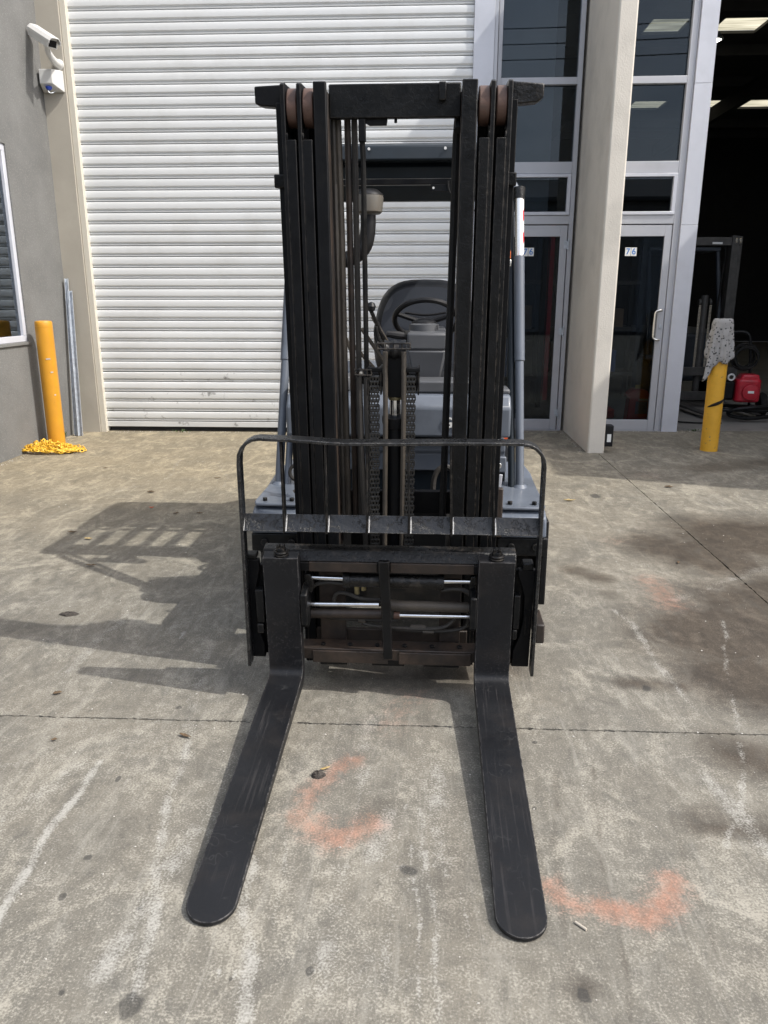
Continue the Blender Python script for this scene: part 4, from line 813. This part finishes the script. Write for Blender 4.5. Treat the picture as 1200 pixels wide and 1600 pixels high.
cp_(MB().lathe([(.068, -.05), (.066, -.005), (.05, 0)], (.105, 1.02, 1.31), 22), 'column_boot', 'grey_plastic', bevel=0)
cp_(MB().tube([(.04, .95, 1.255), (-.01, .93, 1.262), (-.055, .92, 1.268)], [.014, .018, .013], 10), 'direction_lever', 'dark_plastic', bevel=0); cp_(MB().lathe([(.02, -.012), (.026, -.005), (.026, .012), (.018, .02)], (.03, .95, 1.256), 14, 'x'), 'lever_boot', 'black_rubber', bevel=0)
# seat back: a dished shell with side bolsters
st = MB(); nu, nv = 40, 14; cx, cz_, hw_, hh = .105, 1.235, .272, .278
def seat_pt(r_, t_):
    ct, s_ = math.cos(t_), math.sin(t_); e = 2 / 3.2
    x = hw_ * r_ * math.copysign(abs(ct) ** e, ct); z = hh * r_ * math.copysign(abs(s_) ** e, s_)
    rr = max(abs(x) / hw_, 0); bol = math.exp(-((r_ - .84) / .12) ** 2) * (.004 + .035 * min(1, (abs(x) / hw_) ** 2)); edge = -.06 * max(0, (r_ - .84) / .16) ** 2
    return (cx + x * (1 - .10 * max(0, z / hh)), 1.62 - bol - edge + .22 * z + .02 * (1 - r_), cz_ + z)
secs = [[seat_pt(.02 + .98 * i / nv, 2 * math.pi * j / nu) for j in range(nu)] for i in range(nv + 1)]
secs.append([(p[0], p[1] + .10, p[2]) for p in secs[-1]])
st.loft(secs)
seat = cp_(st, 'seat_back', 'seat_vinyl', bevel=0, smooth=60)
dish_layer = MB().loft([[(q[0], q[1] - .012 + .012 * max(0, (i - 8) / 2), q[2]) for q in [seat_pt(.02 + .84 * i / 10, 2 * math.pi * j / nu) for j in range(nu)]] for i in range(11)])
mat('lightened_dish', (.019, .0215, .027), .40, spec=.4, var=.12, vscale=6, bump=.06, bscale=140); cp_(dish_layer, 'lightened_dish', 'lightened_dish', seat, 0, smooth=60)  # added layer, coloured paler than the vinyl to lighten the shaded seat dish
sl = MB().prism([(-.138 + .018 * math.cos(a) - .0, 1.25 + .055 * math.sin(a)) for a in np.linspace(0, 2 * math.pi, 18)[:-1]], 'y', 1.50, 1.56); cp_(sl, 'bolster_slot', 'dark_plastic', seat, .004)
cp_(MB().tube([(.0, 1.595, 1.345), (.105, 1.588, 1.330), (.21, 1.595, 1.345)], .006, 6, 2), 'seam', 'dark_plastic', seat, 0)
cp_(rbox2(-.13, .34, 1.18, 1.60, .98, 1.09, .08), 'seat_cushion', 'seat_vinyl', bevel=.03)
for (a, b, kn) in (((-.118, .86, 1.365), (-.052, .95, 1.20), 1), ((-.16, .88, 1.29), (-.058, .96, 1.13), 0), ((-.20, .88, 1.225), (-.10, .97, 1.10), 0), ((-.115, .90, 1.34), (-.05, .97, 1.22), 0), ((-.265, .88, 1.33), (-.20, .95, 1.16), 0)):
    lv = cp_(MB().tube([a, b], .0085, 8), 'control_lever', 'black_chipped' if kn else 'dusty_steel', bevel=0)
    if kn: cp_(MB().lathe([(.004, -.02), (.016, -.012), (.020, .004), (.014, .018), (.003, .022)], Vector(a) + Vector((0, 0, .015)), 14), 'lever_knob', 'dark_plastic', lv, 0)
cp_(MB().tube([(-.10, .88, 1.30), (-.09, .9, 1.24), (-.06, .93, 1.20), (-.03, .95, 1.19)], .008, 8, 2), 'cable', 'black_rubber', bevel=0)
cp_(MB().box(-.205, -.05, .86, .98, 1.09, 1.115), 'lever_plate', 'grey_plastic', bevel=.006)

# ------------------------------------------------------------------ things on the walls and in the yard
# security camera and alarm box on the beige pier
sc_ = thing('security_camera', 'white security camera on a bracket high on the beige pier', 'security camera', (-3.60, 8.2, 3.60))
A = Vector((-.075, -.20, .235)); B = Vector((.185, -.40, .070)); dr = (B - A).normalized(); rt = dr.cross(Vector((0, 0, 1))).normalized(); upv = rt.cross(dr)
def shell(profile, a, b): return MB().loft([[a + rt * x + upv * z for x, z in profile], [b + rt * x + upv * z for x, z in profile]])
hp = [(-.05, -.045), (.05, -.045), (.05, .02), (.03, .045), (-.03, .045), (-.05, .02)]
shell(hp, A, B).build('housing', 'white_paint', sc_, .004)
shell([(-.058, .0), (-.058, .024), (-.034, .054), (.034, .054), (.058, .024), (.058, .0), (.052, .0), (.052, .021), (.031, .047), (-.031, .047), (-.052, .021), (-.052, .0)], A - dr * .01, B + dr * .04).build('sun_shield', 'white_paint', sc_, .001)
shell([(-.036, -.034), (.036, -.034), (.036, .022), (-.036, .022)], B + dr * .0005, B + dr * .004).build('lens_window', 'lens_black', sc_, .001)
mid_ = A.lerp(B, .72) - upv * .045
MB().tube([mid_, mid_ + Vector((-.005, .03, -.045)), mid_ + Vector((.0, .08, -.085)), Vector((.05, -.09, .0)), Vector((.05, -.01, .0))], [.022, .026, .03, .036, .04], 12, 0).build('bracket_arm', 'white_paint', sc_, 0)
MB().lathe([(.02, -.012), (.045, -.01), (.05, 0)], (.05, -.002, .0), 18, 'y').build('mount_plate', 'white_paint', sc_)
ab = thing('alarm_box', 'white alarm siren box with a blue lamp under the security camera', 'alarm box', (-3.62, 8.2, 3.455))
MB().loft([[(-.10, 0, -.10), (.105, 0, -.10), (.105, 0, .085), (-.10, 0, .085)], [(-.10, -.03, -.10), (.105, -.03, -.10), (.105, -.03, .085), (-.10, -.03, .085)], [(-.085, -.12, -.045), (.04, -.12, -.045), (.04, -.12, .08), (-.085, -.12, .08)]]).build('case', 'white_paint', ab, .006)
MB().lathe([(.032, 0), (.030, -.012), (.02, -.028), (.002, -.034)], (-.015, -.085, -.068), 16).build('blue_lamp', 'lens_blue', ab)
for k in range(4): MB().cyl((.085, -.031, .06 - .042 * k), (.085, -.034, .06 - .042 * k), .006, n=8).build('screw_hole', 'dark_plastic', ab)
MB().tube([(-.02, -.10, -.10), (-.01, -.10, -.125), (.02, -.08, -.12), (.025, -.05, -.10)], .003, 6, 1).build('wire', 'galvanised', ab)

def bollard(label, x, y, h, r, m, dent=0):
    t = thing('bollard', label, 'bollard', (x, y, 0))
    MB().lathe([(r, -.01), (r, .3), (r, h - .055), (r + .0015, h - .054), (r + .0015, h - .050), (r, h - .049), (r, h - .016), (r * .92, h - .004), (r * .55, h), (.002, h + .002)], n=36).build('post', m, t, smooth=40)
    return t
bl = bollard('yellow steel bollard with a chain heap at its foot, by the grey wall', -3.563, 7.30, 1.21, .079, 'yellow_paint')
for z, w_, a in ((.86, .020, -60), (.735, .012, -45), (.52, .008, -40)):
    a = R(a); MB().box(-w_, w_, -.001, .0006, -.006, .006, Matrix.Translation((math.cos(a) * .0795, math.sin(a) * .0795, z)) @ Matrix.Rotation(a + R(90), 4, 'Z')).build('chip', 'weld', bl)
b2 = bollard('chipped yellow bollard under a spotted rag, in front of the open bay', 2.785, 7.44, 1.22, .080, 'yellow_chipped')
MB().tube([(.0805 * math.cos(a), .0805 * math.sin(a), .47 + .035 * (a + 1.3)) for a in np.linspace(R(-150), R(-20), 14)], [.004 + .012 * math.sin(math.pi * k / 13) for k in range(14)], 6).build('rubber_scuff', 'black_rubber', b2)
# rag over the right bollard
rg = MB(); nth = 72; H0 = 1.228; rows_ = 16; secs = []
def ln(a):   # how far the cloth hangs, by direction
    d = (a - R(200) + math.pi) % (2 * math.pi) - math.pi; d2 = (a - R(275) + math.pi) % (2 * math.pi) - math.pi
    return .30 + .26 * math.exp(-(d / .42) ** 2) + .10 * math.exp(-(d2 / .8) ** 2) + .02 * math.sin(5 * a) + .012 * math.sin(11 * a)
for r_ in (.005, .04, .07, .084): secs.append([(r_ * math.cos(a), r_ * math.sin(a), H0 + .004 - (.006 if r_ > .08 else 0) + .003 * math.sin(7 * a) * r_ / .08) for a in np.linspace(0, 2 * math.pi, nth + 1)[:-1]])
for k in range(1, rows_ + 1):
    ring = []
    for a in np.linspace(0, 2 * math.pi, nth + 1)[:-1]:
        f = k / rows_; d = ln(a) * f; fold = (.001 + .042 * f) * (.5 + .5 * math.sin(7 * a + 1.4 * math.sin(2 * a + 1) + .8 * f)) ** 1.4 + .012 * f * math.sin(15 * a + 2 + 3 * f) + .004 * math.sin(25 * f + 4 * a)
        flare = .028 * f * math.exp(-(((a - R(200) + math.pi) % (2 * math.pi) - math.pi) / .5) ** 2)
        r_ = .086 + max(-.003, fold) + flare; ring.append((r_ * math.cos(a), r_ * math.sin(a), H0 - .008 - d))
    secs.append(ring)
rg.loft(secs, cap=False)
ro = rg.build('rag', 'spotted_cloth', smooth=70, loc=(2.785, 7.44, 0)); so_ = ro.modifiers.new('solid', 'SOLIDIFY'); so_.thickness = .002
tag(ro, 'grey spotted rag draped over the chipped yellow bollard', 'rag')
# heap of yellow plastic chain
chn = MB(); pth = []
for k in range(300):
    t = k * .23; rr = .05 + .20 * abs(math.sin(t * .137 + .3)) ** .8
    x = rr * math.cos(t) * 1.08 + .05 * math.sin(t * .31); y = rr * math.sin(t) * .62
    h = max(.012, .11 - .42 * math.hypot(x * .8 + .06, y * 1.1)) * random.uniform(.25, 1.0)
    pth.append(Vector((x, y, h + .006)))
for k, (a, b) in enumerate(zip(pth, pth[1:])):
    if random.random() < .05: continue
    d = (b - a).normalized(); c_ = a.lerp(b, .5) + Vector((random.gauss(0, .012), random.gauss(0, .012), abs(random.gauss(0, .004)))); q = d.to_track_quat('X', 'Z').to_matrix() @ Matrix.Rotation(random.uniform(-.9, .9) + (1.57 if k % 2 else 0), 3, 'X')
    ring = []; S_ = Matrix.Diagonal((1.55, 1.0, 1.0)); chn.torus(c_ + Vector((0, 0, .008)), .0150, .0042, q @ S_, 10, 5)
co = chn.build('plastic_chain', 'yellow_plastic', loc=(-3.50, 7.07, 0), smooth=60); tag(co, 'heap of yellow plastic chain at the foot of the left bollard', 'chain')
# steel channels leaning in the corner
for lb, (xa, ya, xb, yb, L_) in (('longest galvanised steel channel leaning in the corner by the pier', (-3.66, 7.95, -3.685, 8.165, 1.62)), ('shorter wide galvanised channel leaning in front of the longest one', (-3.605, 7.93, -3.655, 8.15, 1.50))):
    d = Vector((xb - xa, yb - ya, L_)).normalized(); q = d.to_track_quat('Z', 'Y').to_matrix().to_4x4()
    w_ = .017 if L_ > 1.6 else .024; M_ = Matrix.Translation((xa, ya, .004)) @ q
    c = MB(); pf = [(-w_, -.012), (-w_, .016), (-w_ + .003, .016), (-w_ + .003, -.009), (w_ - .003, -.009), (w_ - .003, .016), (w_, .016), (w_, -.012)]
    if L_ > 1.4 and L_ < 1.6: pf = [(-w_, -.004), (-w_, .016), (-w_ + .003, .016), (-w_ + .003, -.001), (-.006, -.001), (-.004, -.014), (.004, -.014), (.006, -.001), (w_ - .003, -.001), (w_ - .003, .016), (w_, .016), (w_, -.004), (.009, -.004), (.007, -.017), (-.007, -.017), (-.009, -.004)]
    c.loft([[M_ @ Vector((x, y, 0)) for x, y in pf], [M_ @ Vector((x, y, L_)) for x, y in pf]])
    o = c.build('steel_channel', 'galvanised', smooth=0); tag(o, lb, 'steel channel', 'steel channels leaning by the pier')
# traffic cone behind the forklift
cn = thing('traffic_cone', 'orange traffic cone standing behind the forklift by the glass door', 'traffic cone', (.775, 7.75, 0))
MB().lathe([(.15, .03), (.13, .05), (.028, .72), (.02, .735), (.002, .735)], n=28).build('cone_body', 'cone_orange', cn); rbox2(-.19, .19, -.19, .19, 0, .03, .04).build('base', 'black_rubber', cn, .004)
# red fuel can behind the right glass door
jc = thing('fuel_can', 'red plastic fuel can standing behind the right glass door', 'fuel can', (2.44, 8.82, 0))
MB().prism([(-.12, 0), (.12, 0), (.13, .02), (.13, .36), (.09, .42), (-.02, .44), (-.07, .43), (-.13, .37), (-.125, .34), (-.10, .34)], 'y', -.08, .08).build('can_body', 'jerry_red', jc, .02)
MB().cyl((.0, 0, .43), (.0, 0, .475), .03, n=16).build('cap', 'cap_yellow', jc, .003); MB().box(-.03, .10, -.083, -.0805, .16, .30).build('label_patch', 'label_dark', jc); MB().box(.0, .10, -.083, -.0805, .305, .33).build('label_strip', 'paper', jc)

# second forklift in the dark bay
mat('bay_steel', (.065, .062, .058), .5, var=.3, vscale=9); mat('bay_blue', (.05, .06, .075), .45, var=.2)
f2 = thing('forklift', 'dark second forklift parked inside the open bay', 'forklift', (3.70, 10.5, 0), R(4))
for s in (-1, 1):
    for k in range(3): MB().box(s * (.26 + .052 * k) - .022, s * (.26 + .052 * k) + .022, .02 * k, .02 * k + .12, .05, 2.18 - .004 * k).build('mast_rail', 'bay_steel', f2, .003)
    for k in range(2): MB().lathe([(.02, -.014), (.05, -.013), (.05, .013), (.02, .014)], (s * (.286 + .052 * k), .04, 2.11), 20, 'x').build('roller', 'satin_steel', f2)
    c = MB()
    for k in range(46): c.box(s * .07 - .015, s * .07 + .015, .05, .062, .50 + .018 * k, .512 + .018 * k)
    co2 = c.build('lift_chain', 'satin_steel', f2); co2['kind'] = 'stuff'
    MB().lathe([(.02, -.014), (.045, -.013), (.045, .013), (.02, .014)], (s * .07, .09, 1.36), 18, 'x').build('chain_pulley', 'bay_steel', f2)
    MB().lathe([(.12, -.09), (.29, -.1), (.31, 0), (.29, .1), (.12, .09)], (s * .5, .75, .31), 28, 'x').build('tyre', 'black_rubber', f2)
    MB().box(s * .50 - .1, s * .50 + .1, .4, 1.2, .60, .66).build('fender', 'bay_blue', f2, .01)
    MB().tube([(s * .5, .6, .66), (s * .48, .95, 2.05)], .028, 10).build('guard_post', 'bay_blue', f2)
    MB().prism([(-1.05, .05), (-1.05, .065), (-.05, .085), (-.04, .5), (0, .5), (0, .05)], 'x', s * .3 - .05, s * .3 + .05).build('fork', 'bay_steel', f2, .004)
MB().box(-.24, .24, .02, .06, 2.06, 2.16).build('head_crossbar', 'bay_steel', f2, .004); MB().box(-.01, .12, .0165, .0195, 2.075, 2.10).build('maker_plate', 'label_white', f2)
MB().tube([(.16, .06, 2.06), (.20, .06, 1.98), (.17, .06, 1.6), (.16, .06, .6)], .012, 8, 1).build('hose', 'black_rubber', f2)
MB().cyl((0, .09, .1), (0, .09, 1.45), .045, n=16).build('lift_cylinder', 'bay_steel', f2)
for z in (.10, .42): MB().box(-.5, .5, .0, .05, z, z + .11).build('carriage_bar', 'bay_steel', f2, .004)
MB().prism([(.45, .3), (.45, .95), (1.2, 1.0), (2.2, 1.0), (2.5, .8), (2.5, .3)], 'x', -.5, .5).build('body', 'bay_blue', f2, .04)
MB().box(-.5, .5, .9, 2.0, 2.04, 2.09).build('guard_roof', 'bay_blue', f2, .01)

# pressure washer by the bay
pw = thing('pressure_washer', 'red-engined pressure washer with a coiled black hose, inside the open bay', 'pressure washer', (3.86, 9.40, 0), R(-8)); pw.scale = (1.12,) * 3
eng = rbox2(-.11, .14, -.10, .16, .20, .44, .05).build('engine_cowl', 'engine_red', pw, .02)
MB().prism([(-.09, .40), (.13, .40), (.11, .49), (-.05, .49)], 'y', -.08, .12).build('fuel_tank', 'engine_red', pw, .02)
MB().lathe([(.085, -.02), (.08, -.03), (.03, -.036), (.002, -.036)], (.03, -.10, .31), 24, 'y').build('starter_cover', 'engine_red', pw)
MB().box(.0, .06, -.1375, -.1365, .30, .325).build('badge', 'label_white', pw)
MB().box(-.28, -.12, -.08, .10, .22, .42).build('pump', 'black_chipped', pw, .02); MB().torus((-.17, -.09, .46), .03, .010, Matrix.Rotation(R(90), 3, 'X'), 18, 6).build('pressure_dial', 'white_paint', pw)
MB().tube([(-.30, -.12, .12), (.22, -.14, .12), (.27, -.06, .13), (.27, .18, .13), (.20, .24, .12), (-.28, .24, .12)], .018, 8, 2).build('base_frame', 'black_chipped', pw)
MB().tube([(.26, -.12, .17), (.05, -.18, .16), (-.15, -.16, .13), (-.18, -.1, .06), (.02, -.16, .035), (.24, -.12, .06)], .02, 8, 2).build('front_bumper', 'black_chipped', pw)
MB().tube([(-.22, .22, .14), (-.21, .26, .8), (-.17, .27, .90), (.0, .27, .92), (.06, .25, .86), (.08, .24, .62), (.12, .22, .14)], .016, 8, 2).build('handle', 'black_chipped', pw)
for k in range(7):
    MB().torus((-.02 + random.uniform(-.03, .03), .10 - .03 * k, .66 + random.uniform(-.02, .02)), .13 + random.uniform(-.02, .02), .0085, Matrix.Rotation(R(90) + random.uniform(-.15, .15), 3, 'X') @ Matrix.Rotation(random.uniform(-.2, .2), 3, 'Y'), 36, 6).build('hose_coil', 'black_rubber', pw)
for s in (-1, 1): MB().lathe([(.05, -.03), (.12, -.035), (.14, 0), (.12, .035), (.05, .03)], (s * .24, .20, .14), 24, 'x').build('wheel', 'black_rubber', pw)
hz = MB().tube([(4.3, 9.6, .012), (4.45, 9.35, .012), (4.7, 9.3, .012), (5.0, 9.1, .012)], .011, 6, 2).build('floor_hose', 'black_rubber'); tag(hz, 'black hose lying on the floor right of the pressure washer', 'hose')
hz = MB().tube([(2.9, 9.4, .012), (3.0, 9.15, .012), (3.25, 9.05, .012), (3.5, 9.06, .012)], .011, 6, 2).build('floor_hose', 'black_rubber'); tag(hz, 'short black hose end on the floor beside the clad column', 'hose')

# weeds at the wall foot
for lb, x, y, h, n_ in (('small green weed between the bollard and the channels', -3.69, 7.72, .10, 16), ('tiny weed in the joint under the clad column', 3.02, 8.52, .035, 22), ('thin weed at the foot of the roller door', -2.6, 8.20, .04, 14)):
    wd = MB()
    for k in range(n_):
        a = random.uniform(0, 6.28); r0 = random.uniform(0, .02 if h > .05 else .12); bx, by = r0 * math.cos(a), r0 * math.sin(a) * (.6 if h > .05 else .15); l = h * random.uniform(.5, 1); w_ = .006
        tx, ty, tz = bx + math.cos(a) * l * .6, by + math.sin(a) * l * .6, l; px_, py_ = -math.sin(a) * w_, math.cos(a) * w_
        wd.add([(bx, by, 0), (bx * .5 + tx * .5 + px_, by * .5 + ty * .5 + py_, tz * .7), (tx, ty, tz), (bx * .5 + tx * .5 - px_, by * .5 + ty * .5 - py_, tz * .7)], [(0, 1, 2, 3)])
    o = wd.build('weed', 'weed_green', loc=(x, y, 0), smooth=0); tag(o, lb, 'weed')
# leaves and litter, each its own thing
def leaf(name, lb, cat, x, y, L_, W_, m, rz, curl=.3, group=None):
    mb = MB(); n_ = 8; top = []
    for i in range(n_ + 1):
        f = i / n_; ww = W_ * math.sin(math.pi * min(1, f * 1.02 + .02)) ** .8 * .5; xx = L_ * (f - .5); zz = .004 + curl * L_ * (f - .5) ** 2 + random.uniform(0, .0015)
        top.append([(xx, -ww, zz + ww * .5), (xx, 0, zz), (xx, ww, zz + ww * random.uniform(.2, .8))])
    mb.loft(top, closed=False, cap=False); o = mb.build(name, m, loc=(x, y, .001), rot=(0, 0, rz), smooth=60)
    s_ = o.modifiers.new('solid', 'SOLIDIFY'); s_.thickness = .0008; tag(o, lb, cat, group); return o
LV = [(-1.332, 2.506, 'small dark leaf beside the left end of the joint', 'dry_leaf', .032, .02, .5), (-.772, 2.243, 'curled brown leaf with a pale stalk, just below the joint', 'dry_leaf', .05, .014, -.4), (-.282, 2.081, 'yellow leaf sliver on the dirt clump between the forks', 'pale_leaf', .035, .009, .5),
 (-2.165, 4.497, 'long dark leaf at the outer edge of the guard shadow', 'dry_leaf', .06, .02, .2), (-2.01, 4.372, 'pale straw-coloured leaf inside the striped shadow', 'pale_leaf', .055, .02, -.1), (-1.649, 4.965, 'brown leaf inside the solid roof shadow, left one', 'dry_leaf', .05, .022, .9),
 (-1.492, 4.972, 'brown leaf inside the solid roof shadow, right one', 'dry_leaf', .055, .02, -.3), (-1.79, 3.896, 'dark leaf where the bent post shadow begins', 'dry_leaf', .06, .018, .05), (-2.022, 5.536, 'crumpled brown leaf on the sunlit slab beyond the roof shadow', 'dry_leaf', .06, .03, .4),
 (-1.64, 6.023, 'thin brown leaf on the sunlit slab beside the left fender', 'dry_leaf', .06, .015, .2), (1.934, 5.885, 'dark leaf near the slab joint in front of the column', 'dry_leaf', .07, .03, .0), (1.089, 5.436, 'pale crumpled leaf on the slab right of the right fender', 'pale_leaf', .09, .025, .1), (1.442, 4.102, 'tiny dark leaf on the damp stain near the slab joint', 'dry_leaf', .035, .015, 1.2), (-1.20, 2.2, 'tiny dark leaf on the front slab left of the left fork', 'dry_leaf', .02, .012, .3), (-2.7, 6.35, 'thin dark leaf on the sunlit slab near the chain heap', 'dry_leaf', .05, .016, .2)]
for x, y, lb, m, l, w_, rz in LV: leaf('fallen_leaf', lb, 'leaf', x, y, l, w_, m, rz, group='leaves fallen on the yard')
leaf('red_petal', 'bright red petal lying in the roof shadow', 'petal', -1.863, 5.087, .035, .02, 'red_leaf', .4, 1.2)
def clump(name, lb, cat, x, y, r, h, m, sx=1.):
    mb = MB(); n_ = 16; secs = []
    for i in range(6):
        f = i / 5; secs.append([((r * math.cos(a) * sx) * math.cos(f * 1.5) * random.uniform(.75, 1.2), r * math.sin(a) * math.cos(f * 1.5) * random.uniform(.75, 1.2), h * math.sin(f * 1.5) * random.uniform(.7, 1.15)) for a in np.linspace(0, 2 * math.pi, n_ + 1)[:-1]])
    o = mb.loft(secs).build(name, m, loc=(x, y, -.001), smooth=0); return tag(o, lb, cat)
clump('leaf_clump', 'flat dark clump of rotten leaf in the mast shadow', 'leaf clump', -1.62, 3.241, .026, .012, 'dark_clump', 1.7)
clump('dirt_clump', 'small dark clump of dirt between the forks', 'dirt clump', -.30, 2.05, .018, .018, 'dark_clump', 1.2)
bt_ = MB().cyl((0, 0, .0035), (.022, -.022, .0035), .0033, n=10).build('cigarette_butt', 'paper', loc=(.380, 1.502, 0)); tag(bt_, 'cigarette butt lying below the right orange paint mark', 'cigarette butt')
# loose grit: nobody could count it
gt = MB(); ico = [(1, 0, 0), (-1, 0, 0), (0, 1, 0), (0, -1, 0), (0, 0, 1), (0, 0, -1)]; icf = [(0, 2, 4), (2, 1, 4), (1, 3, 4), (3, 0, 4), (2, 0, 5), (1, 2, 5), (3, 1, 5), (0, 3, 5)]
def stone(x, y, r):
    q = [random.uniform(.6, 1.2) for _ in range(6)]; a = random.uniform(0, 6.28); c_, s_ = math.cos(a), math.sin(a)
    gt.add([(x + r * k * (p[0] * c_ - p[1] * s_) * 1.2, y + r * k * (p[0] * s_ + p[1] * c_), r * .45 + r * k * p[2] * .7) for p, k in zip(ico, q)], icf)
for _ in range(700): stone(random.uniform(-2.6, 2.8), random.uniform(1.1, 7.5), random.choice([.0015, .002, .002, .003, .004]))
for _ in range(260): stone(random.uniform(-3.4, .5), 8.22 + random.gauss(0, .035), random.uniform(.002, .006))
for _ in range(120): stone(-3.69 + abs(random.gauss(0, .03)), random.uniform(6, 8.1), random.uniform(.002, .006))
for _ in range(80): stone(random.uniform(1.5, 3.4), 8.50 + random.gauss(0, .02), random.uniform(.002, .007))
for _ in range(60): stone(1.56 - abs(random.gauss(0, .02)), random.uniform(7.3, 8.5), random.uniform(.002, .006))
go = gt.build('grit', 'stone', smooth=0); tag(go, 'loose grit and small stones scattered over the yard', 'grit', kind='stuff')

def shelf(label, x, y, w_, n_, rz=0):
    t = thing('storage_rack', label, 'rack', (x, y, 0), rz)
    for sx in (0, w_):
        for sy in (0, .5): MB().box(sx - .03, sx + .03, sy - .03, sy + .03, 0, 2.5).build('upright', 'guard_blue' if sx else 'engine_red', t)
    for k in range(n_):
        z = .35 + .62 * k; MB().box(.031, w_ - .031, -.02, .52, z, z + .05).build('shelf_board', 'dusty_steel', t)
    return t
def carton(label, x, y, z, a, b, c, m, rz=0):
    t = thing('parts_carton', label, 'carton', (x, y, z), rz, 'cartons on the racks inside')
    MB().box(-a / 2, a / 2, -b / 2, b / 2, 0, c).build('carton_body', m, t, .006); MB().box(-a / 2 - .002, a / 2 + .002, -.025, .025, c + .0005, c + .0025).build('tape_strip', 'paper', t)
mat('card', (.22, .15, .09), .9, var=.15); mat('blue_bin', (.02, .06, .22), .5); mat('white_card', (.5, .5, .48), .8)
shelf('steel storage rack behind the right glass door', 1.78, 11.2, 1.25, 4); shelf('steel storage rack behind the left glass door', .62, 10.4, .95, 4)
k = 0
for (x, y, z, a, b, c, m, lb) in ((2.05, 11.42, .40, .38, .35, .4, 'card', 'brown carton on the lowest shelf of the right rack'), (2.6, 11.42, .40, .34, .35, .3, 'blue_bin', 'blue carton on the lowest shelf of the right rack'), (2.1, 11.42, 1.02, .3, .3, .36, 'white_card', 'white carton on the second shelf of the right rack'), (2.62, 11.42, 1.02, .42, .35, .25, 'card', 'flat brown carton on the second shelf of the right rack'), (2.25, 11.42, 1.64, .5, .3, .3, 'white_card', 'wide white carton on the third shelf of the right rack'), (.95, 10.62, .40, .4, .35, .5, 'blue_bin', 'tall blue carton on the lowest shelf of the left rack'), (1.3, 10.62, 1.02, .3, .3, .3, 'card', 'brown carton on the second shelf of the left rack'), (1.0, 10.62, 1.64, .35, .3, .4, 'white_card', 'white carton on the third shelf of the left rack')):
    carton(lb, x, y, z, a, b, c, m)
tj = thing('trolley_jack', 'red trolley jack handle standing behind the right glass door', 'trolley jack', (2.16, 9.35, 0))
MB().box(-.12, .12, -.25, .35, .05, .16).build('jack_body', 'jerry_red', tj, .02); MB().tube([(0, .1, .14), (-.05, .0, .6), (-.12, -.1, 1.05)], .03, 8).build('jack_handle', 'jerry_red', tj)
for o in list(bpy.data.objects):
    if o.parent is None and o.get('category') and not o.get('kind'): o['kind'] = 'thing'
